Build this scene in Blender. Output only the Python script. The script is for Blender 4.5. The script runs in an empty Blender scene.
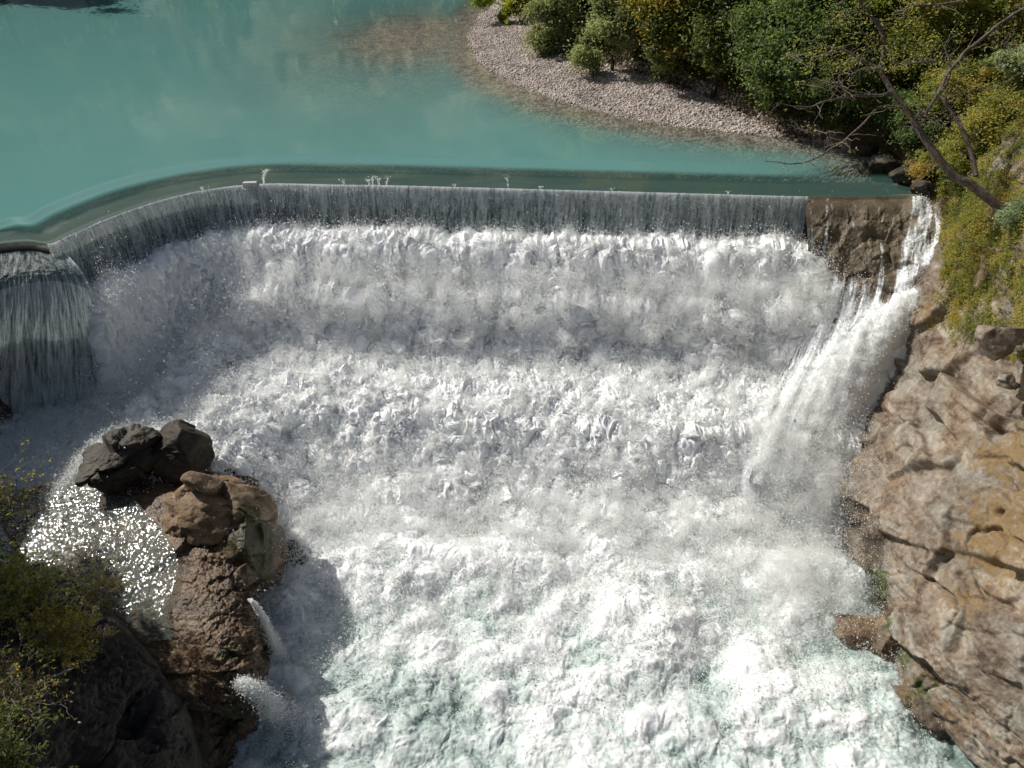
import bpy, bmesh, math, random
import numpy as np
from mathutils import Vector
rng = np.random.default_rng(7)
random.seed(7)
F32 = np.float32
scene = bpy.context.scene
COL = scene.collection

# ------------------------------------------------------------------ camera model
CAM_Z, PITCH, FPX = 14.0, math.radians(35), 768.0
cp, sp_ = math.cos(PITCH), math.sin(PITCH)

def ray(px, py):
    a, b = px - 512.0, 384.0 - py
    return np.array([a, FPX * cp + b * sp_, -FPX * sp_ + b * cp])

def P(px, py, z):
    """point of the place seen at (px, py) at height z"""
    d = ray(px, py)
    t = (z - CAM_Z) / d[2]
    return np.array([0, 0, CAM_Z]) + d * t

def Pd(px, py, depth):
    return np.array([0, 0, CAM_Z]) + ray(px, py) / FPX * depth

def depth_of(p):
    return p[1] * cp - (p[2] - CAM_Z) * sp_

def smooth(a, b, x):
    t = np.clip((x - a) / (b - a), 0, 1)
    return t * t * (3 - 2 * t)

# ------------------------------------------------------------------ noise
def _hash(ix, iy, iz, seed):
    h = (ix.astype(np.uint32) * np.uint32(374761393) + iy.astype(np.uint32) * np.uint32(668265263)
         + iz.astype(np.uint32) * np.uint32(2147483647 - 18) + np.uint32((seed * 974634777) & 0xffffffff))
    h = (h ^ (h >> np.uint32(13))) * np.uint32(1274126177)
    h = (h ^ (h >> np.uint32(16))) * np.uint32(2246822519)
    return h ^ (h >> np.uint32(15))

def perlin(p, seed=0):
    p = np.asarray(p, F32)
    f = np.floor(p)
    i = f.astype(np.int64)
    f = p - f
    u = f * f * f * (f * (f * 6 - 15) + 10)
    out = np.zeros(p.shape[:-1], F32)
    for c in range(8):
        o = (c & 1, (c >> 1) & 1, (c >> 2) & 1)
        h = _hash(i[..., 0] + o[0], i[..., 1] + o[1], i[..., 2] + o[2], seed)
        gx = (h & np.uint32(1023)).astype(F32) / 511.5 - 1
        gy = ((h >> np.uint32(10)) & np.uint32(1023)).astype(F32) / 511.5 - 1
        gz = ((h >> np.uint32(20)) & np.uint32(1023)).astype(F32) / 511.5 - 1
        w = np.ones_like(out)
        for k in range(3):
            w = w * (u[..., k] if o[k] else 1 - u[..., k])
        out += w * (gx * (f[..., 0] - o[0]) + gy * (f[..., 1] - o[1]) + gz * (f[..., 2] - o[2]))
    return out * 1.3

def fbm(p, octaves=4, seed=0, gain=.5, lac=2.03):
    p = np.asarray(p, F32)
    a, s = 1.0, np.zeros(p.shape[:-1], F32)
    for o in range(octaves):
        s += a * perlin(p, seed + o * 17)
        p = p * lac + 5.3
        a *= gain
    return s

def ridged(p, octaves=4, seed=0, gain=.5):
    p = np.asarray(p, F32)
    a, s = 1.0, np.zeros(p.shape[:-1], F32)
    for o in range(octaves):
        s += a * (1 - 2 * np.abs(perlin(p, seed + o * 13)))
        p = p * 2.07 + 3.1
        a *= gain
    return s

def worley(p, seed=0):
    """F1 distance and the offset and hash of the nearest cell point (2x2x2 search)"""
    p = np.asarray(p, F32)
    b = np.floor(p - .5).astype(np.int64)
    best = np.full(p.shape[:-1], 9., F32)
    second = np.full(p.shape[:-1], 9., F32)
    bd = np.zeros(p.shape, F32)
    bh = np.zeros(p.shape[:-1], np.uint32)
    for c in range(8):
        i = [b[..., k] + ((c >> k) & 1) for k in range(3)]
        h = _hash(i[0], i[1], i[2], seed)
        q = np.stack([i[k] + .5 + (((h >> np.uint32(10 * k)) & np.uint32(1023)).astype(F32) / 1023 - .5) * .8 for k in range(3)], -1)
        d = p - q.astype(F32)
        dist = np.sqrt((d * d).sum(-1))
        m = dist < best
        second = np.where(m, best, np.minimum(second, dist))
        best = np.where(m, dist, best)
        bd = np.where(m[..., None], d, bd)
        bh = np.where(m, h, bh)
    return best, second, bd, bh

def puff(p, seed=0):
    f1 = worley(p, seed)[0]
    return np.sqrt(np.clip(1 - f1 * f1 * 1.5, 0, 1))

def facets(p, seed=0, tilt=.9, groove=.22):
    """broken stone: every cell is its own tilted plane"""
    f1, f2, d, h = worley(p, seed)
    g = _hash(h, h >> np.uint32(3), h >> np.uint32(7), seed + 5)
    n = np.stack([((g >> np.uint32(10 * k)) & np.uint32(1023)).astype(F32) / 511.5 - 1 for k in range(3)], -1)
    off = ((g >> np.uint32(5)) & np.uint32(1023)).astype(F32) / 1023 - .5
    crack = np.clip(1 - (f2 - f1) * 9, 0, 1)
    return (d * n).sum(-1) * tilt + off * .7 - crack * groove

# ------------------------------------------------------------------ meshes
def link(o, parent=None):
    COL.objects.link(o)
    if parent is not None:
        o.parent = parent
        o.matrix_parent_inverse = parent.matrix_world.inverted() if False else o.matrix_parent_inverse
    return o

def raw_mesh(name, verts, faces4=None, mat=None, attrs=None, parent=None, smooth_shade=True, tris=None, origin=None):
    verts = np.asarray(verts, F32).reshape(-1, 3)
    if origin is not None:
        verts = verts - np.asarray(origin, F32)
    me = bpy.data.meshes.new(name)
    me.vertices.add(len(verts))
    me.vertices.foreach_set('co', np.ascontiguousarray(verts).ravel())
    if faces4 is not None or tris is not None:
        k = 4 if faces4 is not None else 3
        f = np.ascontiguousarray(np.asarray(faces4 if faces4 is not None else tris, np.int32))
        me.loops.add(f.size)
        me.loops.foreach_set('vertex_index', f.ravel())
        me.polygons.add(len(f))
        me.polygons.foreach_set('loop_start', np.arange(0, f.size, k, dtype=np.int32))
        me.polygons.foreach_set('use_smooth', np.full(len(f), smooth_shade))
    for an, av in (attrs or {}).items():
        av = np.asarray(av, F32)
        if av.ndim > 1 and av.shape[-1] == 4:
            a = me.attributes.new(an, 'FLOAT_COLOR', 'POINT')
            a.data.foreach_set('color', np.ascontiguousarray(av).ravel())
        else:
            a = me.attributes.new(an, 'FLOAT', 'POINT')
            a.data.foreach_set('value', np.ascontiguousarray(av).ravel())
    me.update(calc_edges=True)
    me.validate()
    if mat:
        me.materials.append(mat)
    o = bpy.data.objects.new(name, me)
    if origin is not None and parent is None:
        o.location = origin
    return link(o, parent)

def quads(nv, nu):
    i = np.arange(nv * nu).reshape(nv, nu)
    return np.stack([i[:-1, :-1], i[:-1, 1:], i[1:, 1:], i[1:, :-1]], -1).reshape(-1, 4)

def grid_mesh(name, pts, mat, attrs=None, parent=None, keep=None, flip=False, origin=None):
    nv, nu = pts.shape[:2]
    f = quads(nv, nu)
    # faces look outwards: towards the open side the camera stands on
    q = np.asarray(pts, float)[::max(1, nv // 60), ::max(1, nu // 60)]
    if parent is not None: q = q + np.array(parent.location)
    gn = np.cross(np.gradient(q, axis=1), np.gradient(q, axis=0))
    flip = (np.sign((gn * (np.array([0, 0, CAM_Z]) - q)).sum(-1)).mean() < 0)
    if keep is not None:
        f = f[keep.ravel()[f].all(1)]
    if flip:
        f = f[:, ::-1]
    return raw_mesh(name, pts, f, mat, attrs, parent, origin=origin)

def catmull(a, n):
    """resample the first axis of a to n samples with a Catmull-Rom spline"""
    a = np.asarray(a, float)
    m = len(a)
    t = np.linspace(0, m - 1, n)
    i = np.minimum(t.astype(int), m - 2)
    f = (t - i).reshape((-1,) + (1,) * (a.ndim - 1))
    ext = np.concatenate([[2 * a[0] - a[1]], a, [2 * a[-1] - a[-2]]])
    p0, p1, p2, p3 = ext[i], ext[i + 1], ext[i + 2], ext[i + 3]
    return .5 * (2 * p1 + (p2 - p0) * f + (2 * p0 - 5 * p1 + 4 * p2 - p3) * f ** 2 + (3 * p1 - p0 - 3 * p2 + p3) * f ** 3)

def patch(net, nv, nu):
    net = np.asarray(net, float)
    a = catmull(net, nv)
    return np.swapaxes(catmull(np.swapaxes(a, 0, 1), nu), 0, 1)

def pnet(rows):
    return np.array([[P(*c) for c in r] for r in rows])

def grid_normals(p):
    du = np.gradient(p, axis=1)
    dv = np.gradient(p, axis=0)
    n = np.cross(du, dv)
    n /= np.linalg.norm(n, axis=-1, keepdims=True) + 1e-9
    return n

def tag(o, label=None, cat=None, group=None, kind=None):
    if label: o['label'] = label
    if cat: o['category'] = cat
    if group: o['group'] = group
    if kind: o['kind'] = kind
    return o

def empty(name, loc):
    o = bpy.data.objects.new(name, None)
    o.location = loc
    o.empty_display_size = .3
    COL.objects.link(o)
    return o

def tube(path, radii, sides=7):
    """verts and quads of one tapered tube along a path"""
    path = np.asarray(path, float)
    n = len(path)
    tan = np.gradient(path, axis=0)
    tan /= np.linalg.norm(tan, axis=1, keepdims=True) + 1e-9
    ref = np.array([.13, .31, .94])
    a = np.cross(tan, ref); a /= np.linalg.norm(a, axis=1, keepdims=True) + 1e-9
    b = np.cross(tan, a)
    th = np.linspace(0, 2 * np.pi, sides, endpoint=False)
    r = np.asarray(radii, float).reshape(-1, 1, 1)
    v = path[:, None] + r * (np.cos(th)[None, :, None] * a[:, None] + np.sin(th)[None, :, None] * b[:, None])
    i = np.arange(n * sides).reshape(n, sides)
    j = np.roll(i, -1, 1)
    f = np.stack([i[:-1], j[:-1], j[1:], i[1:]], -1).reshape(-1, 4)
    return v.reshape(-1, 3), f

class Bag:
    def __init__(s): s.v, s.f, s.n = [], [], 0
    def add(s, vf):
        s.v.append(vf[0]); s.f.append(vf[1] + s.n); s.n += len(vf[0])
    def build(s, name, mat, parent=None, origin=None):
        return raw_mesh(name, np.concatenate(s.v), np.concatenate(s.f), mat, None, parent, origin=origin)

# ------------------------------------------------------------------ materials
class Mat:
    def __init__(s, name):
        s.m = bpy.data.materials.new(name)
        s.m.use_nodes = True
        s.nt = s.m.node_tree
        s.nt.nodes.clear()
        s.out = s.nt.nodes.new('ShaderNodeOutputMaterial')
        s.geo = None
    def n(s, t, **k):
        nd = s.nt.nodes.new(t)
        ins = k.pop('ins', {})
        for a, b in k.items(): setattr(nd, a, b)
        for a, b in ins.items(): s.set(nd.inputs[a], b)
        return nd
    def set(s, sock, v):
        if hasattr(v, 'is_output') or hasattr(v, 'links'):
            s.nt.links.new(v, sock)
        else:
            if isinstance(v, tuple) and len(v) == 3 and sock.type == 'RGBA': v = (*v, 1)
            sock.default_value = v
    def pos(s):
        if s.geo is None: s.geo = s.n('ShaderNodeNewGeometry')
        return s.geo.outputs['Position']
    def noise(s, scale, detail=6, rough=.55, dist=0, vec=None, out='Fac'):
        return s.n('ShaderNodeTexNoise', ins={'Vector': vec or s.pos(), 'Scale': scale, 'Detail': detail, 'Roughness': rough, 'Distortion': dist}).outputs[out]
    def vor(s, scale, vec=None, feature='F1', out='Distance', rand=1.0):
        nd = s.n('ShaderNodeTexVoronoi', feature=feature, ins={'Vector': vec or s.pos(), 'Scale': scale})
        if 'Randomness' in nd.inputs: nd.inputs['Randomness'].default_value = rand
        return nd.outputs[out]
    def map(s, scale=(1, 1, 1), rot=(0, 0, 0), vec=None):
        return s.n('ShaderNodeMapping', ins={'Vector': vec or s.pos(), 'Scale': scale, 'Rotation': rot}).outputs[0]
    def attr(s, name, out='Fac'):
        return s.n('ShaderNodeAttribute', attribute_name=name).outputs[out]
    def ramp(s, fac, stops):
        nd = s.n('ShaderNodeValToRGB', ins={'Fac': fac})
        e = nd.color_ramp.elements
        while len(e) < len(stops): e.new(.5)
        for k, (p, c) in enumerate(stops):
            e[k].position = p
            e[k].color = (*c, 1) if isinstance(c, tuple) else (c, c, c, 1)
        return nd.outputs[0]
    def mix(s, fac, a, b, mode='MIX'):
        nd = s.n('ShaderNodeMix', data_type='RGBA', blend_type=mode)
        s.set(nd.inputs[0], fac); s.set(nd.inputs[6], a); s.set(nd.inputs[7], b)
        return nd.outputs[2]
    def math(s, op, a, b=0.0, c=None):
        nd = s.n('ShaderNodeMath', operation=op)
        s.set(nd.inputs[0], a); s.set(nd.inputs[1], b)
        if c is not None: s.set(nd.inputs[2], c)
        return nd.outputs[0]
    def bump(s, h, strength=.5, dist=.05, normal=None):
        nd = s.n('ShaderNodeBump', ins={'Height': h, 'Strength': strength, 'Distance': dist})
        if normal: s.set(nd.inputs['Normal'], normal)
        return nd.outputs[0]
    def pbsdf(s, **k):
        nd = s.n('ShaderNodeBsdfPrincipled')
        for a, b in k.items(): s.set(nd.inputs[a.replace('_', ' ')], b)
        return nd.outputs[0]
    def mixs(s, fac, a, b):
        nd = s.n('ShaderNodeMixShader')
        s.set(nd.inputs[0], fac); s.nt.links.new(a, nd.inputs[1]); s.nt.links.new(b, nd.inputs[2])
        return nd.outputs[0]
    def done(s, sh):
        s.nt.links.new(sh, s.out.inputs['Surface'])
        return s.m

def m_foam():
    m = Mat('foam_water')
    foam = m.attr('foam')
    n1 = m.noise(9, 5, .65)
    n2 = m.noise(2.2, 4, .6)
    f = m.math('ADD', foam, m.math('MULTIPLY', m.math('SUBTRACT', n1, .5), .9))
    f = m.math('ADD', f, m.math('MULTIPLY', m.math('SUBTRACT', n2, .5), .5))
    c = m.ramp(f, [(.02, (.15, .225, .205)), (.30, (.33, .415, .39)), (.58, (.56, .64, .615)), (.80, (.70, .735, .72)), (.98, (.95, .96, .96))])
    b1 = m.noise(20, 6, .75)
    b2 = m.vor(26, feature='SMOOTH_F1')
    b = m.bump(b1, .38, .04)
    b = m.bump(m.math('SUBTRACT', 1.0, b2), .25, .03, b)
    r = m.ramp(f, [(.2, .12), (.7, .7)])
    return m.done(m.pbsdf(Base_Color=c, Roughness=r, IOR=1.33, Normal=b))

def m_drops():
    m = Mat('spray_drops')
    d = m.n('ShaderNodeBsdfDiffuse', ins={'Color': (.94, .955, .94)}).outputs[0]
    t = m.n('ShaderNodeBsdfTranslucent', ins={'Color': (.94, .955, .94)}).outputs[0]
    return m.done(m.mixs(.52, d, t))

def m_curtain():
    m = Mat('falling_water')
    st = m.attr('streak')
    g = m.noise(30, 3, .7, vec=m.map((1, 1, .25)))
    f = m.math('ADD', st, m.math('MULTIPLY', m.math('SUBTRACT', g, .5), .8))
    c = m.ramp(f, [(.15, (.035, .055, .055)), (.45, (.20, .265, .265)), (.75, (.54, .61, .61)), (.95, (.8, .85, .855))])
    r = m.ramp(f, [(.2, .15), (.7, .55)])
    b = m.bump(g, .5, .03)
    body = m.pbsdf(Base_Color=c, Roughness=r, IOR=1.33, Normal=b)
    tl = m.n('ShaderNodeBsdfTranslucent', ins={'Color': c}).outputs[0]
    tr = m.n('ShaderNodeBsdfTransparent', ins={'Color': (.85, .92, .92)}).outputs[0]
    sh_ = m.mixs(.25, body, tl)
    return m.done(m.mixs(m.ramp(f, [(.2, .55), (.75, .12)]), sh_, tr))

def m_pool():
    m = Mat('turquoise_water')
    murk = m.attr('murk')
    big = m.noise(.05, 3, .5)
    c = m.mix(big, (.10, .262, .25), (.14, .31, .285))
    w = m.noise(1.0, 4, .5, vec=m.map((.9, .5, 1)))
    wk = m.math('MULTIPLY', murk, .10)
    b = m.bump(w, wk, .12)
    w2 = m.noise(.18, 2, .5, vec=m.map((1, .6, 1)))
    b = m.bump(w2, wk, .4, b)
    body = m.pbsdf(Base_Color=c, Roughness=.06, IOR=1.33, Normal=b)
    tr = m.n('ShaderNodeBsdfTransparent', ins={'Color': (.78, .78, .72)}).outputs[0]
    gl = m.n('ShaderNodeBsdfGlossy', ins={'Color': (1, 1, 1), 'Roughness': .05, 'Normal': b}).outputs[0]
    fr = m.n('ShaderNodeFresnel', ins={'IOR': 1.33, 'Normal': b}).outputs[0]
    bf = m.math('SUBTRACT', 1.0, m.geo.outputs['Backfacing'])
    fr = m.math('MULTIPLY', fr, bf)
    clear = m.mixs(fr, tr, gl)
    return m.done(m.mixs(murk, clear, body))

def m_rock(name, cols, wet=0.0, ochre=None, moss=None, scale=1.0, dip=(.5, .25, .3)):
    m = Mat(name)
    v = m.map((1, 1, 2.4), dip)
    n1 = m.noise(.7 * scale, 8, .62, .6, vec=v)
    n2 = m.noise(4.5 * scale, 8, .65, .3)
    f = m.math('ADD', m.math('MULTIPLY', n1, .72), m.math('MULTIPLY', n2, .36))
    f = m.math('SUBTRACT', f, .04)
    k = len(cols)
    c = m.ramp(f, [(.36 + .28 * i / (k - 1), cols[i]) for i in range(k)])
    gr = m.ramp(m.noise(.45 * scale, 6, .6, .8), [(.40, 0.), (.58, .85)])
    c = m.mix(gr, c, m.mix(1, c, (.76, .86, .98), 'MULTIPLY'))
    spk = m.noise(38 * scale, 3, .7)
    c = m.mix(m.math('MULTIPLY', spk, .55), c, m.mix(1, c, (.55, .5, .45), 'MULTIPLY'))
    for an, col in (('ochre', ochre), ('moss', moss)):
        if col:
            a = m.attr(an)
            nn = m.noise(3.2 * scale, 7, .7)
            fa = m.ramp(m.math('ADD', a, m.math('MULTIPLY', m.math('SUBTRACT', nn, .5), 1.7)), [(.42, 0.), (.72, .9)])
            c = m.mix(fa, c, m.mix(m.noise(14, 4, .6), tuple(x * .6 for x in col), tuple(min(1, x * 1.4) for x in col)))
    h = m.math('ADD', m.math('MULTIPLY', m.noise(9 * scale, 9, .68), 1.0), m.math('MULTIPLY', m.vor(5 * scale, vec=m.map((1, 1, 2), dip), feature='DISTANCE_TO_EDGE'), .5))
    b = m.bump(h, .7, .06)
    b = m.bump(m.noise(45 * scale, 4, .7), .4, .015, b)
    wa = m.attr('wet')
    wf = m.math('MAXIMUM', wa, wet)
    rough = m.math('SUBTRACT', .85, m.math('MULTIPLY', wf, .58))
    c = m.mix(wf, c, m.mix(1, c, (.5, .47, .43), 'MULTIPLY'))
    return m.done(m.pbsdf(Base_Color=c, Roughness=rough, Normal=b, IOR=1.4))

def m_leaf(name, cols, trans=.5):
    m = Mat(name)
    r = m.attr('tone')
    k = len(cols)
    c = m.ramp(r, [(i / (k - 1) * .98 + .01, cols[i]) for i in range(k)])
    d = m.pbsdf(Base_Color=c, Roughness=.45, IOR=1.4)
    t = m.n('ShaderNodeBsdfTranslucent', ins={'Color': m.mix(1, c, (1.5, 1.5, .8), 'MULTIPLY')}).outputs[0]
    return m.done(m.mixs(trans, d, t))

def m_bark(name, a, b, moss=None):
    m = Mat(name)
    n = m.noise(9, 8, .65, vec=m.map((1, 1, .35)))
    c = m.ramp(n, [(.3, a), (.65, b)])
    if moss:
        c = m.mix(m.ramp(m.noise(2.2, 5, .6), [(.5, 0.), (.62, .85)]), c, moss)
    return m.done(m.pbsdf(Base_Color=c, Roughness=.9, Normal=m.bump(n, .8, .03)))

def m_terrain():
    m = Mat('bank_soil_and_gravel')
    grav = m.attr('gravel')
    v = m.n('ShaderNodeTexVoronoi', ins={'Vector': m.pos(), 'Scale': 6.0})
    stone = m.ramp(m.n('ShaderNodeSeparateColor', ins={'Color': v.outputs['Color']}).outputs[0],
                   [(.0, (.16, .14, .125)), (.4, (.29, .265, .245)), (.8, (.42, .39, .37)), (1., (.5, .48, .46))])
    soil = m.ramp(m.noise(1.5, 8, .65), [(.3, (.03, .022, .012)), (.55, (.10, .06, .03)), (.75, (.16, .10, .05))])
    c = m.mix(m.ramp(m.math('ADD', grav, m.math('MULTIPLY', m.math('SUBTRACT', m.noise(1.2, 6, .6), .5), .6)), [(.4, 0.), (.6, 1.)]), soil, stone)
    b = m.bump(m.math('SUBTRACT', 1., v.outputs['Distance']), .8, .08)
    return m.done(m.pbsdf(Base_Color=c, Roughness=.9, Normal=b))

def m_gravel():
    m = Mat('pebble')
    t = m.attr('tone')
    c = m.ramp(t, [(0., (.17, .135, .11)), (.35, (.36, .30, .26)), (.75, (.52, .45, .40)), (1., (.66, .60, .55))])
    return m.done(m.pbsdf(Base_Color=c, Roughness=.85))

def m_concrete(name, a, b, wet=.3):
    m = Mat(name)
    n = m.noise(1.3, 9, .65)
    s = m.noise(3.0, 5, .6, vec=m.map((2.2, 2.2, .25)))
    c = m.ramp(m.math('ADD', m.math('MULTIPLY', n, .5), m.math('MULTIPLY', s, .5)), [(.33, a), (.66, b)])
    return m.done(m.pbsdf(Base_Color=c, Roughness=.9 - wet, Normal=m.bump(m.noise(12, 8, .7), .5, .03)))

def m_chute():
    """thin water over brown rock, breaking into white streaks"""
    m = Mat('thin_water_over_rock')
    foam = m.attr('foam')
    g = m.noise(14, 5, .7, vec=m.map((1, .6, .5)))
    f = m.math('ADD', foam, m.math('MULTIPLY', m.math('SUBTRACT', g, .5), .9))
    base = m.ramp(m.noise(1.3, 8, .65, .5), [(.3, (.085, .068, .045)), (.5, (.165, .132, .09)), (.7, (.25, .205, .15))])
    white = m.ramp(f, [(.4, (.35, .38, .38)), (.85, (.9, .92, .94))])
    c = m.mix(m.ramp(f, [(.36, 0.), (.58, 1.)]), base, white)
    r = m.ramp(f, [(.3, .22), (.7, .6)])
    b = m.bump(m.noise(11, 7, .7, vec=m.map((1, 1, .5))), .8, .06)
    return m.done(m.pbsdf(Base_Color=c, Roughness=r, IOR=1.33, Normal=b))

FOAM, DROPS, CURTAIN, POOL, CHUTE = m_foam(), m_drops(), m_curtain(), m_pool(), m_chute()
CLIFF = m_rock('cliff_rock', [(.085, .055, .035), (.22, .16, .11), (.325, .272, .205), (.45, .40, .33)], ochre=(.21, .14, .06), moss=(.05, .075, .015))
BROWN = m_rock('brown_wet_rock', [(.12, .075, .04), (.31, .205, .12), (.52, .38, .24)], wet=.25, moss=(.05, .06, .012))
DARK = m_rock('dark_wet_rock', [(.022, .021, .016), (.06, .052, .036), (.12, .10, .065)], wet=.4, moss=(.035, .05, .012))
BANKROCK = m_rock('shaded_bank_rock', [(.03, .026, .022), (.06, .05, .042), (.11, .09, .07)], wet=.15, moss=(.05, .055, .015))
SOIL = m_terrain()
PEBBLE = m_gravel()
WEIRC = m_concrete('algae_dark_concrete', (.02, .026, .02), (.06, .064, .048))
WALLC = m_concrete('wet_weir_wall', (.018, .02, .02), (.05, .052, .05))
SPLASHC = m_concrete('pale_splash', (.4, .4, .39), (.6, .6, .58), .1)  # pale tone of the block that stands in for a splash
BARK = m_bark('grey_brown_bark', (.05, .04, .03), (.16, .135, .11), (.09, .055, .015))
BARKD = m_bark('dark_bark', (.02, .016, .012), (.06, .05, .038))
TWIG = m_bark('dry_twig', (.16, .13, .10), (.32, .27, .22))

# ------------------------------------------------------------------ plan of the weir
crest_px = [(-170, 292), (-100, 268), (-40, 250), (0, 243), (28, 241), (50, 243), (75, 232), (120, 213), (170, 197), (220, 187), (270, 183), (335, 184), (400, 185), (550, 189), (700, 193), (812, 196), (890, 196), (930, 196)]
LIP = -.15
crest_ctl = np.array([P(x, y, LIP)[:2] for x, y in crest_px])
crest = catmull(crest_ctl, 400)
crest_end = np.vstack([crest, crest[-1] + [12, 0]])

def seg_dist(x, y, line):
    best = np.full(x.shape, 1e9)
    for (ax, ay), (bx, by) in zip(line[:-1], line[1:]):
        dx, dy = bx - ax, by - ay
        t = np.clip(((x - ax) * dx + (y - ay) * dy) / (dx * dx + dy * dy + 1e-12), 0, 1)
        best = np.minimum(best, (x - ax - t * dx) ** 2 + (y - ay - t * dy) ** 2)
    return np.sqrt(best)

def inside(x, y, poly):
    r = np.zeros(x.shape, bool)
    n = len(poly)
    for i in range(n):
        ax, ay = poly[i]; bx, by = poly[(i + 1) % n]
        c = ((ay > y) != (by > y)) & (x < (bx - ax) * (y - ay) / (by - ay + 1e-12) + ax)
        r ^= c
    return r

crest_lo = np.vstack([crest[::8], crest[-1:], crest[-1:] + [12, 0]])
crest_lo = np.vstack([crest_lo[:1] + [-12, -3], crest_lo])
def crest_s(x, y):
    d = seg_dist(x, y, crest_lo)
    up = inside(x, y, np.vstack([crest_lo, [[80, 300], [-200, 300], [-200, 10]]]))
    return np.where(up, -d, d)

# ------------------------------------------------------------------ upstream terrain
shore_px = [(620, -90), (545, -60), (512, -25), (496, 0), (482, 14), (470, 36), (478, 60), (510, 82), (560, 101), (620, 116), (680, 126), (740, 132), (780, 136), (830, 142), (868, 154), (890, 170), (903, 182), (925, 194), (938, 205)]
veg_px = [(650, -90), (570, -60), (530, -25), (512, 0), (508, 12), (545, 33), (600, 64), (640, 75), (690, 91), (735, 107), (775, 124), (825, 136), (872, 148), (900, 165), (912, 178), (938, 190), (948, 200)]
shore = np.array([P(x, y, 0)[:2] for x, y in shore_px])
veg = np.array([P(x, y, .4)[:2] for x, y in veg_px])
def land_poly(line):
    return np.vstack([line, [line[-1] + [0, -6], [120, line[-1][1] - 6], [120, 400], [line[0][0] + 20, 400]]])
shore_poly, veg_poly = land_poly(shore), land_poly(veg)

def terrain_h(x, y):
    ds = seg_dist(x, y, shore); ins = inside(x, y, shore_poly)
    dv = seg_dist(x, y, veg); inv = inside(x, y, veg_poly)
    p = np.stack([x, y, np.zeros_like(x)], -1)
    n = fbm(p * .35, 4, 3)
    # the shallow spit runs on under water off the tip of the bar
    tip = np.array(P(400, 56, 0)[:2])
    spit = np.exp(-(((x - tip[0]) / 12) ** 2 + ((y - tip[1] - 8) / 22) ** 2))
    h = np.where(ins, np.minimum(ds * .075, .55) , np.where(ds < 3., -ds * .11, -.33 - (ds - 3.) * .24))
    h = np.where(~ins, np.maximum(np.maximum(h, -2.6), -.12 - 1.6 * (1 - np.clip(spit, 0, 1) ** .6)), h)
    land = np.where(inv, np.minimum(dv, 1.2) * .7 + np.minimum(dv, 30) * .62 + n * np.minimum(dv * .3, .9), 0)
    h = h + land + n * .05
    grav = np.where(ins & ~inv, smooth(0, .8, dv), 0.)
    grav = np.where(~ins, .58, grav)
    return h, grav, ds, ins, inv, dv

gx, gy = np.meshgrid(np.concatenate([np.linspace(-120, -24, 60), np.linspace(-23.4, 45, 230), np.linspace(47, 110, 30)]),
                     np.concatenate([np.linspace(33, 95, 210), np.linspace(97, 260, 60)]))
h, grav, ds, ins, inv, dv = terrain_h(gx, gy)
s_here = crest_s(gx, gy)
h = np.where((s_here > -4.5) & ~inv, -3.2, h)
# far valley side, only mirrored in the pool
h = np.maximum(h, np.where(gy > 150, (gy - 150) * .45 - 3, -9))
keep_g = (s_here < -.6) | (gx > 24)
h = np.maximum(h, np.where(gx < -62 + (gy - 33) * .1, (-62 + (gy - 33) * .1 - gx) * .6 - 2, -9))
tag(grid_mesh('ground', np.stack([gx, gy, h], -1), SOIL, {'gravel': grav}, keep=keep_g), kind='structure')

# wooded mountainsides that the pool mirrors
hx, hy = np.meshgrid(np.linspace(-420, 300, 120), np.linspace(60, 420, 90))
hh = np.maximum((hy - 150) * .78 - 4, (-80 - hx + hy * .12) * .95 - 4)
hh = np.maximum(hh, (hx - 78) * .7 - 4)
hn = fbm(np.stack([hx * .03, hy * .03, 0 * hx], -1), 4, 77)
hh = np.where(hh > -2, np.minimum(hh, 165) * (1 + .12 * hn) + hn * 3, hh)
def m_hill():
    m = Mat('wooded_hillside')
    nn = m.math('ADD', m.math('MULTIPLY', m.noise(.10, 6, .65, vec=m.map((1, 1, .3))), .6), m.math('MULTIPLY', m.noise(.55, 6, .7, vec=m.map((1, 1, .25))), .45))
    c = m.ramp(nn, [(.40, (.012, .02, .01)), (.50, (.05, .055, .02)), (.57, (.22, .20, .08)), (.64, (.55, .52, .36))])
    return m.done(m.pbsdf(Base_Color=c, Roughness=.95))
tag(grid_mesh('hills', np.stack([hx, hy, hh], -1), m_hill(), keep=hh > -3.5), kind='structure')

# one wide sheet under everything
ax_ = np.linspace(-600, 600, 13)
wx, wy = np.meshgrid(ax_, ax_ + 300)
tag(grid_mesh('river_bed', np.stack([wx, wy, np.full_like(wx, -14.)], -1), SOIL, {'gravel': np.full(wx.shape, 1.)}), kind='structure')

# pebbles lying on the bar
def points_object(name, pts, rad, mat, attrs=None):
    at = {'rad': rad}
    at.update(attrs or {})
    o = raw_mesh(name, pts, None, mat, at)
    ng = bpy.data.node_groups.new(name + '_points', 'GeometryNodeTree')
    ng.interface.new_socket('Geometry', in_out='INPUT', socket_type='NodeSocketGeometry')
    ng.interface.new_socket('Geometry', in_out='OUTPUT', socket_type='NodeSocketGeometry')
    i = ng.nodes.new('NodeGroupInput'); ou = ng.nodes.new('NodeGroupOutput')
    mp = ng.nodes.new('GeometryNodeMeshToPoints')
    na = ng.nodes.new('GeometryNodeInputNamedAttribute'); na.data_type = 'FLOAT'; na.inputs['Name'].default_value = 'rad'
    sm = ng.nodes.new('GeometryNodeSetMaterial'); sm.inputs['Material'].default_value = mat
    ng.links.new(i.outputs[0], mp.inputs['Mesh'])
    ng.links.new(na.outputs[0], mp.inputs['Radius'])
    ng.links.new(mp.outputs[0], sm.inputs['Geometry'])
    ng.links.new(sm.outputs[0], ou.inputs[0])
    md = o.modifiers.new('points', 'NODES'); md.node_group = ng
    return o

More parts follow.
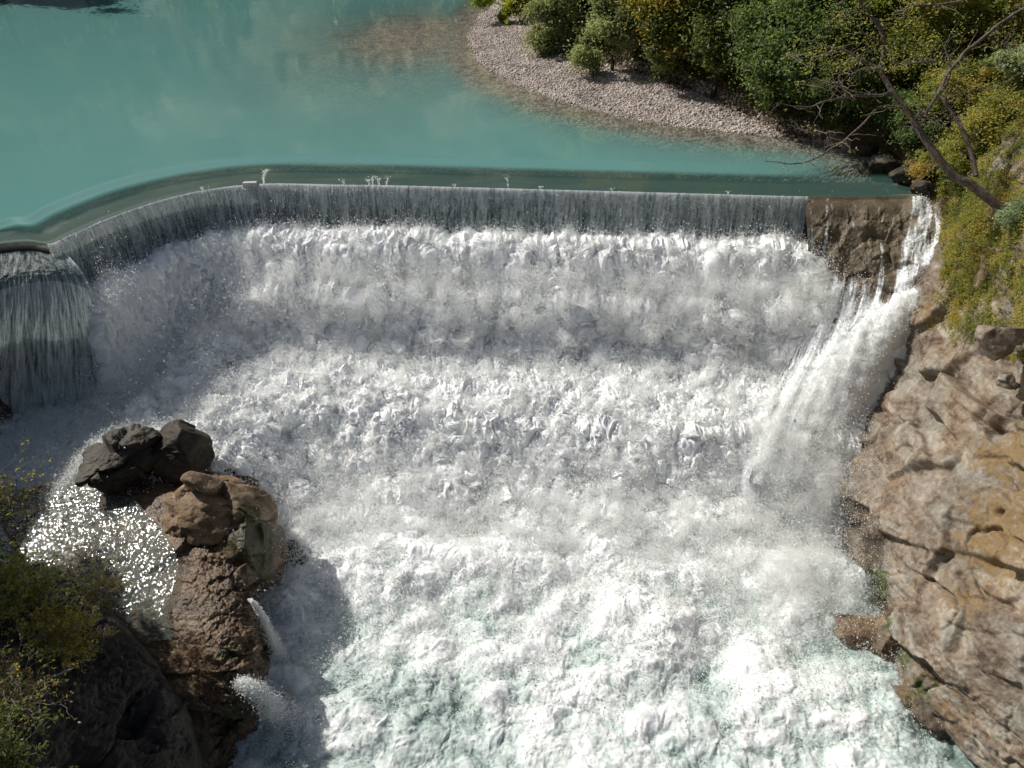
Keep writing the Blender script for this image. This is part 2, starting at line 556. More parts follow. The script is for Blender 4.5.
px_ = rng.uniform(-6, 19, 150000); py_ = rng.uniform(44, 88, 150000)
ph, pg, pds, pin, pinv, pdv = terrain_h(px_, py_)
k = pin & ((~pinv) | (pdv < .5)) & (rng.random(len(px_)) < .9)
k |= (~pin) & (pds < .35) & (rng.random(len(px_)) < .5)
px_, py_, ph = px_[k], py_[k], ph[k]
pr = rng.gamma(2.2, .012, len(px_)) + .016
tag(points_object('gravel', np.stack([px_, py_, ph + pr * .1], -1), pr, PEBBLE, {'tone': np.clip(rng.random(len(px_)) + .35 * fbm(np.stack([px_ * .5, py_ * .5, px_ * 0], -1), 3, 19), 0, 1)}),
    'pale pebbles of the curved gravel bar in the pool', 'gravel', kind='stuff')

# ------------------------------------------------------------------ pool surface
NU = 500
lip = catmull(crest_ctl, NU)
tan = np.gradient(lip, axis=0); tan /= np.linalg.norm(tan, axis=1, keepdims=True)
upn = np.stack([-tan[:, 1], tan[:, 0]], -1)
for _ in range(1500):                                     # soften the normals so the strip does not fold at the bend
    upn[1:-1] = (upn[:-2] + upn[1:-1] * 2 + upn[2:]) / 4
kb = int(np.interp(120, [c[0] for c in crest_px], np.arange(len(crest_px))) / (len(crest_px) - 1) * (NU - 1))
bl = smooth(kb + 25, kb - 5, np.arange(NU))[:, None]
upn = upn * (1 - bl) + np.array([-.66, .75]) * bl
upn /= np.linalg.norm(upn, axis=1, keepdims=True)
near = np.linspace(0, 4.6, 60)
far_row = np.stack([np.interp(np.arange(NU), [0, NU * .3, NU - 1], [-210, -95, 62]), np.full(NU, 190.)], -1)
_pxi = np.interp(np.linspace(0, len(crest_px) - 1, NU), np.arange(len(crest_px)), [c[0] for c in crest_px])
kfac = np.interp(_pxi, [-170, -100, -40, 0, 28, 50, 75, 120], [.2, .25, .36, .53, .76, .90, 1.0, 1.0])[:, None]
for _ in range(60): kfac[1:-1] = (kfac[:-2] + 2 * kfac[1:-1] + kfac[2:]) / 4
near_last = lip + upn * near[-1] * kfac
rows = [lip + upn * q * kfac for q in near] + [near_last * (1 - t) + far_row * t for t in np.linspace(.004, 1, 160) ** 1.6]
pool_xy = np.array(rows)
sdist = np.concatenate([near, np.full(160, 9.)])[:, None] * np.ones((1, NU))
def pool_z(sd):
    # level pool, a first soft tilt, then the drawn-down tongue over the crest
    return -.11 * smooth(4.1, 2.9, sd) - .06 * smooth(2.9, .5, sd) - .02 * smooth(.5, 0, sd)
pz = pool_z(sdist)
bed = terrain_h(pool_xy[..., 0], pool_xy[..., 1])[0]
murk = 1 - np.exp(-np.clip(pz - bed, 0, 5) * 1.5)
murk = murk * smooth(.15, .55, pz - bed + .1)
over = smooth(3.15, 2.35, sdist)
murk = murk * (1 - over) + over * .22
edge_wob = fbm(np.stack([pool_xy[..., 0] * .8, pool_xy[..., 1] * .8, sdist * 0], -1), 3, 9)
pz = pz + over * edge_wob * .0022
pool = tag(grid_mesh('pool_water', np.dstack([pool_xy, pz]), POOL, {'murk': murk}), kind='structure')

# ------------------------------------------------------------------ weir
weir = tag(empty('weir', (0, 37, -3)), 'dark curved concrete weir under the overspilling pool', 'weir')
wo = np.array(weir.location)
cs = np.array([4.4, 3.2, 2.2, 1.2, .5, .12, 0.0])
cz = np.array([-2.6, -.62, -.44, -.36, -.34, -.37, -.5])
crest_slab = np.array([np.column_stack([lip + upn * a, np.full(NU, z)]) for a, z in zip(cs, cz)])
grid_mesh('crest_slab', crest_slab - wo, WEIRC, parent=weir, flip=True)
wz = np.linspace(-.5, -12.5, 24)
wall = np.array([np.column_stack([lip - upn * (.0 if i == 0 else .02 + .03 * i), np.full(NU, z)]) for i, z in enumerate(wz)])
grid_mesh('weir_wall', wall - wo, WALLC, parent=weir)
b0 = P(250, 183, -.1)
def block(c, sx, sy, sz, rz=0):
    bm = bmesh.new()
    bmesh.ops.create_cube(bm, size=1)
    for v in bm.verts: v.co.x *= sx; v.co.y *= sy; v.co.z *= sz
    bmesh.ops.bevel(bm, geom=list(bm.edges), offset=min(sx, sy, sz) * .12, segments=2, affect='EDGES')
    v = np.array([list(x.co) for x in bm.verts])
    f = [[x.index for x in fc.verts] for fc in bm.faces]
    bm.free()
    ca, sa = math.cos(rz), math.sin(rz)
    v = v @ np.array([[ca, sa, 0], [-sa, ca, 0], [0, 0, 1]]) + c
    return v, f
def poly_obj(name, v, f, mat, parent=None, sm=False):
    me = bpy.data.meshes.new(name)
    me.from_pydata([tuple(x) for x in v], [], f)
    me.materials.append(mat)
    for p in me.polygons: p.use_smooth = sm
    return link(bpy.data.objects.new(name, me), parent)
v, f = block(b0 - wo - np.array([0, 0, .06]), .7, .28, .22, .12)
poly_obj('splash_block', v, f, SPLASHC, weir)  # added solid block standing in for a pale splash on the crest

# ------------------------------------------------------------------ curtain of falling water
def curtain(name, i0, i1, depth_, nv, seed):
    base = catmull(lip[i0:i1], int((i1 - i0) * 3.6))
    n = catmull(upn[i0:i1], len(base))
    L = np.concatenate([[0], np.cumsum(np.linalg.norm(np.diff(base, axis=0), axis=1))])
    tt = np.linspace(0, 1, nv)[:, None]
    drop = depth_ * tt ** 1.25
    out = .005 + .42 * np.sqrt(drop + .0001)
    zz = pool_z(np.zeros(1))[0] + .012 - drop
    uu = L[None, :] * np.ones_like(tt)
    q = np.stack([uu * 5.0, zz * .30 + uu * 0, uu * 0], -1)
    strands = fbm(q, 4, seed, .7)
    fine = fbm(np.stack([uu * 20, zz * 1.6 + uu * 0, uu * 0 + 3], -1), 3, seed + 3, .6)
    amp = np.clip(tt * 1.6, 0, 1)
    d = out + amp * (strands * .10 + fine * .05)
    pts = np.dstack([base[None, :, 0] - n[None, :, 0] * d, base[None, :, 1] - n[None, :, 1] * d, zz + 0 * d])
    band = .72 + .10 * smooth(.3, 0.0, tt) - .10 * smooth(.2, .5, tt) + .10 * smooth(.6, .95, tt)
    broad = fbm(np.stack([uu * .9, zz * .25 + uu * 0, uu * 0 + 8], -1), 3, seed + 9)
    streak = band + strands * .17 + fine * .27 + .14 * broad
    return grid_mesh(name, pts, CURTAIN, {'streak': streak}), pts
pxs = np.array([c[0] for c in crest_px], float)
def lip_index(px):
    return int(round(np.interp(px, pxs, np.arange(len(pxs))) / (len(pxs) - 1) * (NU - 1)))
cur, cur_pts = curtain('waterfall', lip_index(47), lip_index(812), 2.9, 70, 21)
tag(cur, 'thin streaky sheet of water spilling over the long weir', 'waterfall', kind='structure')

# ------------------------------------------------------------------ main cascade and river
S_T = [-9, 0, .5, .9, 1.5, 2.15, 2.75, 3.2, 3.8, 4.6, 5.6, 6.5, 8, 9.7, 10.7, 11.7, 12.8, 14, 15.5, 16.5, 18, 30, 60]
Z_T = [-4, -3.2, -2.95, -2.62, -2.5, -2.95, -4.3, -4.5, -4.5, -5.7, -6.9, -7.05, -7.3, -7.8, -8.8, -9.8, -10.2, -10.45, -10.15, -10.5, -10.95, -11.3, -11.4]
DX = .034
fx = np.arange(-26, 19.5, DX); fy = np.arange(38.6, 8.5, -DX)
# finer rows where the tiers stand steep
FX, FY = np.meshgrid(fx, fy)
S = crest_s(FX, FY)
lowp = np.stack([FX, FY, 0 * FX], -1)
wob = fbm(lowp * .55, 3, 31)
Sj = S + (wob * .42 + fbm(lowp * 1.9, 2, 33) * .22) * smooth(.6, 2.5, S)
z = np.interp(Sj, S_T, Z_T)
# to the side of the bend the tiers give way to one tall drop
wl = np.maximum(smooth(-13.6, -18.0, FX - .25 * (FY - 30.0)) * smooth(1.3, 3.6, S), smooth(-17.1 - 1.5 * smooth(28.2, 30.2, FY), -18.0 - 1.5 * smooth(28.2, 30.2, FY), FX))
zl = np.interp(S, [-9, 0, 3, 9, 14, 30], [-7.4, -7.4, -7.6, -8.3, -10.6, -11.3])
z = z * (1 - wl) + zl * wl
z = z - 1.2 * smooth(14.9, 16.5, FX) * smooth(12, 8, S)
swell = fbm(np.stack([FX * .30, FY * .34, 0 * FX], -1), 3, 41, .55)
turb = smooth(8.5, 13, S)
z += swell * (.18 + .55 * turb * smooth(30, 14, S) + .12 * turb)
P3 = np.stack([FX, FY, z], -1)
for _ in range(2):
    zz = P3[..., 2]
    zz[1:-1] = (zz[:-2] + zz[1:-1] * 2 + zz[2:]) / 4
N3 = -grid_normals(P3)
N3 *= np.sign(N3[..., 2:3] + 1e-6)
tier = smooth(.4, 1.0, S) * smooth(12.5, 10.5, S) * (1 - .6 * wl)
Q = np.stack([FX, FY * .85, z * .6], -1)
warp = np.stack([fbm(Q * .8, 3, 51), fbm(Q * .8, 3, 52), fbm(Q * .8, 3, 53)], -1)
Q = Q + warp * .45
Q2 = Q + .10 * np.stack([perlin(Q * 5, 54), perlin(Q * 5, 55), perlin(Q * 5, 56)], -1)
big = puff(Q * 1.0, 61)
med = puff(Q2 * 2.3, 62)
sml = puff(Q2 * 5.0, 63)
tin = puff(Q2 * 10.5, 64)
rag = fbm(Q2 * 3.0, 4, 66, .70)
frag = ridged(Q2 * np.array([3.4, 3.4, 2.0]), 4, 67, .62) * .5 - .3
calm = 1 - .55 * smooth(13.5, 20, S)
mod = .35 + 1.2 * np.clip(fbm(lowp * .8, 3, 71) + .35, 0, 1)
flow = smooth(12.0, 16.5, S)
steep = np.clip(-np.gradient(np.interp(Sj, S_T, Z_T), axis=0) / -DX - .35, 0, 1.6) / 1.2 * tier
fall = fbm(np.stack([FX * 2.3 + warp[..., 0] * .8, FY * .55, z * .30], -1), 4, 72, .6)
fall2 = fbm(np.stack([FX * 6.5 + warp[..., 0], FY * 1.2, z * .8], -1), 3, 73, .6)
patchy = fbm(lowp * .42, 3, 74)
roll = fbm(np.stack([FX * .62 + warp[..., 0] * .5, FY * .75 + warp[..., 1] * .5, 0 * FX], -1), 3, 75, .5)
roll2 = fbm(lowp * 2.1 + warp * .6, 3, 76, .5)
crisp = np.clip(.75 + 1.3 * patchy, .25, 1.5)
dis = (big * .20 * (1 + .3 * tier) + med * .07 * mod + (sml * .04 * (.5 + mod * .6) + tin * .03) * crisp + rag * .24 * crisp + frag * .18 * crisp + .11)
dis = dis * (1 - .84 * flow) + flow * (.15 * roll + .07 * roll2 + .14) + tier * (.22 * fall + .10 * fall2) * (.4 + .6 * steep)
dis = dis * smooth(-.2, .9, S)
P3 = P3 + N3 * dis[..., None].astype(F32)
warp2 = np.stack([fbm(lowp * 1.7, 3, 85), fbm(lowp * 1.7, 3, 86), 0 * FX], -1)
lac1 = ridged(lowp * 1.5 + warp2 * .65, 5, 87, .72)
lac2 = ridged(lowp * 3.6 + warp2 * 1.1, 3, 88, .7)
lac = .5 * lac1 + .4 * ridged(np.stack([FX * .7 + swell * .8 + warp[..., 0], FY * .7 + warp[..., 1], 0 * FX], -1), 5, 81, .62)
P3[..., 2] += flow * (.030 * lac + .016 * lac2)
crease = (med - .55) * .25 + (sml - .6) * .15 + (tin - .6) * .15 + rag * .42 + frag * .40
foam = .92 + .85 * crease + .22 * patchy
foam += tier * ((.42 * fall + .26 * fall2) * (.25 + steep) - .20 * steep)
river = -.01 + .30 * lac + .22 * lac2 + .34 * swell + .36 * roll + .32 * patchy + .10 * roll2
river += .30 * np.exp(-((S - 15.2 + swell) / 1.5) ** 2)
foam = foam * (1 - flow) + river * flow
# green water slides along the foot of the cliff, where less air is mixed in
cl = np.array([P(x, y, -11)[:2] for x, y in [(860, 615), (905, 690), (965, 775), (1020, 860)]])
foam -= .55 * np.exp(-(seg_dist(FX, FY, cl) / 2.0) ** 2)
cl2 = np.array([P(x, y, -11)[:2] for x, y in [(345, 690), (430, 725), (420, 800)]])
foam -= .30 * np.exp(-(seg_dist(FX, FY, cl2) / 2.2) ** 2)
holes = ridged(np.stack([FX * 1.3, FY * 1.1, z], -1), 3, 91)
foam -= (.95 + .5 * np.exp(-((FX - 2.5) / 6) ** 2)) * np.clip(-holes + .15, 0, 1) * smooth(6.0, 7.8, S) * smooth(12.6, 11.2, S)
foam -= .18 * wl * smooth(.5, .9, S)
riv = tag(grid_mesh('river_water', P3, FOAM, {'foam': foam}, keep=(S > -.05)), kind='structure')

# ------------------------------------------------------------------ tall fall beside the bend
lf_rows = [
    [(-110, 272, -.2), (-20, 246, -.2), (16, 241, -.2), (38, 241.5, -.2), (54, 245, -.3)],
    [(-110, 280, -.55), (-20, 252, -.55), (20, 246, -.55), (46, 246, -.55), (65, 253, -.62)],
    [(-110, 300, -.68), (-20, 274, -.68), (20, 264, -.68), (54, 261, -.74), (79, 268, -1.0)],
    [(-110, 318, -1.05), (-20, 293, -1.05), (20, 281, -1.05), (61, 278, -1.2), (91, 288, -1.8)],
    [(-110, 360, -2.6), (-20, 338, -2.6), (20, 324, -2.6), (67, 318, -2.8), (101, 316, -3.2)],
    [(-110, 402, -5.2), (-25, 385, -5.2), (20, 374, -5.2), (72, 363, -5.15), (108, 352, -5.1)],
    [(-115, 445, -7.9), (-30, 435, -7.9), (22, 427, -7.9), (76, 415, -7.8), (114, 405, -7.9)]]
lf = patch(pnet(lf_rows), 260, 420)
n = grid_normals(lf)
vv = np.linspace(0, 1, 260)[:, None] * np.ones((1, 420)); uu = np.linspace(0, 1, 420)[None, :] * np.ones((260, 1))
st = fbm(np.stack([uu * 15, vv * 2.2, 0 * uu], -1), 4, 101, .6)
fi = fbm(np.stack([uu * 60, vv * 12, 0 * uu], -1), 4, 105, .65)
sheet = smooth(.42, .62, vv)
rip = fbm(np.stack([uu * 18, vv * 34, 0 * uu], -1), 3, 107)
sgn = np.sign((n * (np.array([0, 0, CAM_Z]) - lf)).sum(-1, keepdims=True))
lf = lf + n * sgn * (sheet * (st * .13 + fi * .05 + .10 * puff(lf * np.array([2.4, 2.4, 1.0]), 109) * smooth(.6, .8, vv)) + (1 - sheet) * rip * .03)[..., None]
streak = .76 + st * .20 + fi * .26 + .15 * smooth(.86, 1, uu) - .12 * smooth(.7, .98, vv) * 0 + .1 * smooth(.8, 1., vv)
streak = np.where(sheet < .5, streak - .34 * (1 - sheet) + .4 * smooth(.97, 1, uu), streak)
side = grid_mesh('waterfall', lf, CURTAIN, {'streak': streak})
tag(side, 'tall shaded fall dropping past the bend of the weir', 'waterfall', kind='structure')

# ------------------------------------------------------------------ rock apron and chute at the end of the weir
ch_rows = [
    [(806, 196, -.22), (835, 196, -.2), (870, 196, -.2), (908, 194, -.15), (944, 196, -.1)],
    [(806, 212, -.72), (835, 211, -.68), (870, 210, -.64), (910, 210, -.6), (944, 212, -.6)],
    [(808, 250, -2.15), (833, 248, -2.05), (868, 246, -1.9), (905, 244, -1.75), (944, 246, -1.7)],
    [(808, 290, -4.0), (828, 290, -3.7), (864, 290, -3.5), (903, 290, -3.3), (938, 282, -2.9)],
    [(796, 330, -5.2), (818, 330, -5.0), (852, 330, -4.7), (888, 330, -4.5), (918, 328, -4.6)],
    [(772, 380, -6.5), (798, 380, -6.3), (830, 380, -6.1), (862, 380, -6.1), (892, 380, -6.4)],
    [(745, 430, -7.8), (772, 432, -7.6), (805, 435, -7.6), (838, 438, -7.8), (866, 440, -8.4)],
    [(728, 490, -9.4), (756, 490, -9.3), (790, 492, -9.4), (830, 496, -9.6), (862, 496, -10.2)],
    [(728, 520, -11.4), (756, 520, -11.4), (790, 520, -11.4), (830, 522, -11.4), (862, 520, -11.6)]]
ch = patch(pnet(ch_rows), 420, 300)
n = grid_normals(ch)
sgn = np.sign((n * (np.array([0, 0, CAM_Z]) - ch)).sum(-1, keepdims=True))
n = n * sgn
uu = np.linspace(0, 1, 300)[None, :] * np.ones((420, 1)); vv = np.linspace(0, 8 / 7, 420)[:, None] * np.ones((1, 300))
bedr = fbm(ch * .9, 5, 111) * .22 + facets(ch * np.array([1.1, 1.1, .8]), 113, .9, .03) * .16
st = fbm(np.stack([uu * 13, vv * 2.0, 0 * uu], -1), 4, 115, .62)
fi = fbm(np.stack([uu * 45, vv * 14, 0 * uu], -1), 3, 117, .6)
top = smooth(.10, .22, vv)
# where the white water runs: streaks below the apron, a broad chute from the far rocks, two little falls beside the bank
base_f = .14 + .56 * smooth(.33, .46, vv + .05 * st)
gapc = np.exp(-((uu - .055 - .02 * st) / .035) ** 2) * smooth(.2, .4, vv) * smooth(.75, .55, vv)
col1 = np.exp(-((uu - (.30 - .10 * (vv - .4))) / .05) ** 2) * smooth(.36, .42, vv)
chute_c = np.interp(vv[:, :1], [0, .40, .46, .56, .70, .85, 1], [1.3, 1.0, .84, .70, .58, .48, .45])
chute_w = np.interp(vv[:, :1], [.40, .5, .65, 1], [.06, .17, .26, .5])
chw = np.exp(-np.abs((uu - chute_c) / chute_w) ** 2.6) * smooth(.40, .46, vv)
f1 = np.exp(-((uu - (.80 + .02 * np.sin(vv * 40))) / .055) ** 2) * smooth(.0, .05, vv) * smooth(.5, .36, vv)
f2 = np.exp(-((uu - (.945 + .02 * np.sin(vv * 30 + 1))) / .04) ** 2) * smooth(.10, .2, vv)
foam_c = base_f + st * .62 * (1 - .75 * chw) + fi * .34 * (1 - .6 * chw) + .75 * chw + .7 * col1 + .6 * f1 + .8 * f2 - .25 * gapc
foam_c = np.where(vv < .03, foam_c - .3, foam_c)
lift = bedr * top * (1 - .8 * chw) + .42 * chw + .14 * col1 + .16 * f1 + .14 * f2 + smooth(.35, .5, vv) * (st * .14 + fi * .05) * (1 - .5 * chw) + chw * smooth(.4, .6, vv) * (puff(ch * 1.3, 118) * .14 + fbm(ch * 2.6, 4, 119, .65) * .12)
lift = lift * (.25 + .75 * smooth(0, .16, uu)) - .75 * (1 - smooth(0, .13, uu + .03 * st)) * smooth(.42, .6, vv)
ch = ch + n * lift[..., None]
ap = tag(grid_mesh('waterfall', ch, CHUTE, {'foam': foam_c}), 'thin water over brown rock, gathering into a white chute', 'waterfall', kind='structure')

# ------------------------------------------------------------------ spray
def spray_from(pts, nrm, weight, count, reach, rmin, rmean, seed, up=.3):
    r = np.random.default_rng(seed)
    w = np.clip(weight, 0, None).ravel().astype(float)
    idx = np.searchsorted(np.cumsum(w) / w.sum(), r.random(count))
    idx = np.minimum(idx, w.size - 1)
    p = pts.reshape(-1, 3)[idx]
    n = nrm.reshape(-1, 3)[idx]
    rc = reach.ravel()[idx] if isinstance(reach, np.ndarray) else reach
    e = r.exponential(1., count) * rc
    p = p + n * (e * .7)[:, None] + r.normal(0, 1, (count, 3)) * (np.minimum(e, .25) * .5 + .03)[:, None]
    p[:, 2] += e * up
    return p, rmin + r.exponential(rmean, count)
allp, allr = [], []
def put(a):
    allp.append(a[0]); allr.append(a[1])
clump = np.clip(fbm(lowp * 1.6, 3, 121) * 1.6 + .45, 0.02, 1.6)
vis = (S > .6) & (FX > -23) & (FX < 16.5) & (FY > 11.5)
t1 = vis * tier * (.4 + 1.6 * np.clip(rag + frag + .4, 0, 1.5)) * (1 - .15 * smooth(6.5, 8, S)) * np.clip(1 - 1.2 * np.clip(-holes + .15, 0, 1) * smooth(6, 8, S), .1, 1)
put(spray_from(P3, N3, t1 * clump * (big + .2), 560000, .14, .005, .0070, 1))
t2 = vis * np.exp(-((Sj - 3.9) / .9) ** 2) * clump * (1 - wl)
put(spray_from(P3, N3, t2, 280000, .34, .004, .0050, 2, 1.0))
t3 = vis * np.exp(-((S - 13.6 + swell) / 1.9) ** 2) * clump
put(spray_from(P3, N3, t3, 300000, .30, .004, .0060, 3, .9))
t4 = vis * smooth(9, 12, S) * smooth(24, 16, S) * clump * big
put(spray_from(P3, N3, t4, 300000, .11, .005, .0062, 4, .4))
t5 = vis * wl * smooth(.5, 2, S) * smooth(12, 6, S)
put(spray_from(P3, N3, t5, 60000, .25, .002, .003, 5, .7))
t6 = vis * np.exp(-((FX + 18.2) / 1.0) ** 2) * np.exp(-((FY - 29.2) / 2.2) ** 2)
put(spray_from(P3, N3, t6, 60000, .35, .003, .005, 15, .5))
nc = n
put(spray_from(ch, nc, np.clip(foam_c - .4, 0, 1) * (1 + 2 * chw), 120000, .06, .004, .006, 6, .3))
# plume thrown up where the chute lands
r_ = np.random.default_rng(8)
c0 = P(790, 455, -7.3)
q = r_.normal(0, 1, (60000, 3)) * np.array([1.3, 1.3, .7]) + c0
q += np.stack([fbm(q * .9, 3, 131), fbm(q * .9, 3, 132), fbm(q * .9, 3, 133)], -1) * 1.3
put((q, .002 + r_.exponential(.003, len(q))))
c1 = P(800, 570, -9.4)
q = r_.normal(0, 1, (36000, 3)) * np.array([1.4, 1.5, .4]) + c1
q += np.stack([fbm(q * .9, 3, 134), fbm(q * .9, 3, 135), fbm(q * .9, 3, 136)], -1) * 1.2
put((q, .002 + r_.exponential(.003, len(q))))
# beads shaken off the curtain and little jets that stand on the lip
nb = 60000
ii = r_.integers(0, cur_pts.shape[0], nb); jj = r_.integers(0, cur_pts.shape[1], nb)
q = cur_pts[ii, jj] + r_.normal(0, .03, (nb, 3)) + np.array([0, -.05, 0])
put((q, .003 + r_.exponential(.003, nb)))
for jx, jh, jn in [(264, .8, 260), (369, .35, 70), (373, .5, 90), (379, .42, 90), (387, .5, 80), (508, .75, 60), (455, .2, 30), (540, .2, 40), (612, .2, 30), (203, .25, 40), (344, .3, 50), (728, .2, 30)]:
    b = P(jx, np.interp(jx, pxs, [c[1] for c in crest_px]) + 1, -.15)
    t = r_.random(jn)
    lean_ = r_.normal(0, .25)
    q = b + np.stack([r_.normal(0, .02 + .09 * t ** 2) + lean_ * t * t * jh, r_.normal(0, .04, jn), t ** .8 * jh], -1)
    put((q, .006 + r_.exponential(.007, jn)))
def m_mist(dens):
    m = Mat('mist')
    v = m.n('ShaderNodeVolumePrincipled', ins={'Color': (.985, .99, .982), 'Density': dens, 'Anisotropy': .15})
    m.nt.links.new(v.outputs[0], m.out.inputs['Volume'])
    return m.m
def mist_layer(label, pts, nrm, thick, step, dens):
    """a closed layer of mist lying on a water surface"""
    a = pts[::step, ::step]; n_ = nrm[::step, ::step]; t = thick[::step, ::step]
    for _ in range(1):
        t = (t + np.roll(t, 1, 0) + np.roll(t, -1, 0) + np.roll(t, 1, 1) + np.roll(t, -1, 1)) / 5
    up_ = n_ + np.array([0, -.15, .5]); up_ /= np.linalg.norm(up_, axis=-1, keepdims=True)
    top = a + up_ * t[..., None]
    bot = a - n_ * .12
    nv, nu = t.shape
    f = quads(nv, nu)
    k = np.arange(nv * nu).reshape(nv, nu)
    ring = np.concatenate([k[0, :-1], k[:-1, -1], k[-1, :0:-1], k[:0:-1, 0]])
    nxt = np.roll(ring, -1)
    N_ = nv * nu
    sides = np.stack([ring, ring + N_, nxt + N_, nxt], -1)
    o = raw_mesh('mist', np.concatenate([top.reshape(-1, 3), bot.reshape(-1, 3)]), np.concatenate([f[:, ::-1], f[:, ::1] + N_, sides[:, ::-1]]), m_mist(dens))
    return tag(o, label, 'mist', kind='stuff')
puffs = np.clip(.30 + .9 * fbm(lowp * .8 + warp * .5, 3, 141) + .75 * fall + .45 * fall2 + .35 * rag, 0, 1.8)
th = .03 + tier * .07 * clump * (1 - .8 * smooth(6, 7.5, S))
th = th + .46 * np.exp(-((Sj - 3.7) / .85) ** 2) * puffs * (1 - .5 * wl)
th = th + .30 * np.exp(-((S - 13.4 + swell) / 1.6) ** 2) * puffs
th = th + .34 * wl * smooth(.8, 2.5, S) * smooth(11, 6, S) * puffs
th = th + 1.0 * np.exp(-((FX - c0[0]) / 2.0) ** 2 - ((FY - c0[1]) / 1.9) ** 2) * (.4 + puffs)
th = th + .5 * np.exp(-((FX - c1[0]) / 2.0) ** 2 - ((FY - c1[1]) / 2.0) ** 2) * (.3 + puffs)
th = th + .20 * flow * np.clip(.9 * patchy + .4 * roll + .12, 0, 1)
th = th * smooth(.5, 1.1, S)
j0, j1 = np.searchsorted(fx, -24.5), np.searchsorted(fx, 17)
i1_ = np.searchsorted(-fy, -11.0)
mist_layer('soft white mist hanging over the steps of the cascade', P3[:i1_, j0:j1], N3[:i1_, j0:j1], th[:i1_, j0:j1], 2, .95)
mist_layer('white mist along the side chute', ch[150:], nc[150:], (.02 + .30 * chw * smooth(.40, .7, vv) * np.clip(.6 + .7 * st, .1, 1.4))[150:], 2, 2.0)
spray_p, spray_r = np.concatenate(allp), np.concatenate(allr)
spray_r = np.where(spray_r > .03, .006 + .012 * rng.random(len(spray_r)), spray_r)
tag(points_object('spray', spray_p, spray_r, DROPS), 'white spray and droplets flying off the cascade', 'spray', kind='stuff')

# ------------------------------------------------------------------ rocks
def gauss(p, spots):
    a = np.zeros(p.shape[:-1])
    for (px, py, z, r, w) in spots:
        c = P(px, py, z)
        a = np.maximum(a, w * np.exp(-((p - c) ** 2).sum(-1) / (r * r)))
    return a

def rock_detail(p, seed, amp=1.0, dip=(.35, .2, 1.6)):
    """layered, broken stone relief"""
    q = p @ np.array([[.88, .30, -.36], [-.42, .85, -.32], [.21, .43, .88]]).T
    q = q * np.array([.5, .85, 1.35])
    q = q + .22 * np.stack([perlin(p * .8, seed), perlin(p * .8, seed + 1), perlin(p * .8, seed + 2)], -1)
    d = facets(q * .38, seed + 3, .85, .03) * .78 + facets(q * .95, seed + 4, .8, .02) * .19 + facets(q * 2.6, seed + 5, .9, .02) * .055
    d += facets(q * 6.5, seed + 8, .9, .04) * .026 + fbm(p * 1.2, 6, seed + 7, .55) * .045
    return d * amp

def clefts(p, seed):
    q = p @ np.array([[.80, .35, -.48], [-.45, .88, -.12], [.38, .31, .87]]).T * np.array([.30, .30, .62])
    q = q + .10 * np.stack([fbm(p * .9, 3, seed), fbm(p * .9, 3, seed + 1), fbm(p * .9, 3, seed + 2)], -1)
    a = np.abs(perlin(q, seed + 3))
    b = np.abs(perlin(q * 2.3 + 4, seed + 4))
    return -.45 * smooth(.03, .0, a) * smooth(-.1, .25, perlin(q * .8 + 9, seed + 7)) - .16 * smooth(.03, .0, b) * smooth(-.05, .3, perlin(q * 1.3 + 2, seed + 8))

cl_rows = [
    [(880, 176, -.5), (938, 178, .1), (962, 160, 1.3), (996, 140, 3.0), (1050, 100, 5.5), (1150, 60, 10)],
    [(885, 205, -1.5), (938, 202, -.3), (960, 190, .9), (994, 176, 2.3), (1045, 150, 4.6), (1150, 120, 9)],
    [(890, 245, -3), (940, 238, -1.3), (966, 228, .1), (1002, 216, 1.5), (1045, 196, 3.6), (1150, 170, 8)],
    [(885, 300, -5.4), (908, 288, -3.4), (945, 272, -1.8), (985, 258, -.3), (1035, 242, 1.9), (1150, 220, 6)],
    [(862, 366, -7.6), (888, 350, -5.6), (926, 338, -4.0), (972, 328, -2.3), (1030, 318, -.3), (1150, 300, 4)],
    [(835, 436, -9.4), (858, 428, -7.7), (905, 416, -5.9), (960, 408, -4.1), (1028, 398, -1.9), (1150, 380, 3)],
    [(825, 496, -10.4), (846, 488, -8.7), (896, 486, -6.9), (955, 482, -5.1), (1030, 476, -3.1), (1150, 460, 2)],
    [(836, 575, -11.4), (862, 560, -9.6), (902, 562, -8.0), (960, 562, -6.2), (1034, 556, -4.3), (1160, 550, 1)],
    [(868, 655, -12.2), (890, 640, -10.4), (922, 640, -8.8), (972, 642, -7.1), (1044, 645, -5.3), (1170, 650, 0)],
    [(874, 715, -12.8), (897, 700, -11.2), (938, 702, -9.7), (988, 712, -8.2), (1056, 726, -6.5), (1180, 740, -1)],
    [(935, 790, -13.2), (955, 772, -11.8), (984, 776, -10.6), (1020, 790, -9.6), (1076, 818, -8.1), (1200, 840, -2)],
    [(1000, 880, -13.2), (1020, 860, -11.9), (1050, 870, -11), (1080, 885, -10), (1130, 910, -8.4), (1230, 930, -3)]]
cf = patch(pnet(cl_rows), 720, 420)
n = grid_normals(cf)
n *= np.sign((n * (np.array([0, 0, CAM_Z]) - cf)).sum(-1, keepdims=True))
soft = gauss(cf, [(985, 215, .5, 3.2, 1), (975, 300, -1.5, 2.0, .8), (1040, 150, 4, 5, 1)])
def soften(d, k=2):
    for _ in range(k):
        d = (np.roll(d, 1, 0) + np.roll(d, -1, 0) + np.roll(d, 1, 1) + np.roll(d, -1, 1) + 2 * d) / 6
    return d
cf = cf + n * soften((rock_detail(cf, 152, .9) + clefts(cf, 145)) * (1 - .6 * soft), 2)[..., None]
cf = cf + n * (fbm(cf * 6, 3, 158, .6) * .03)[..., None]
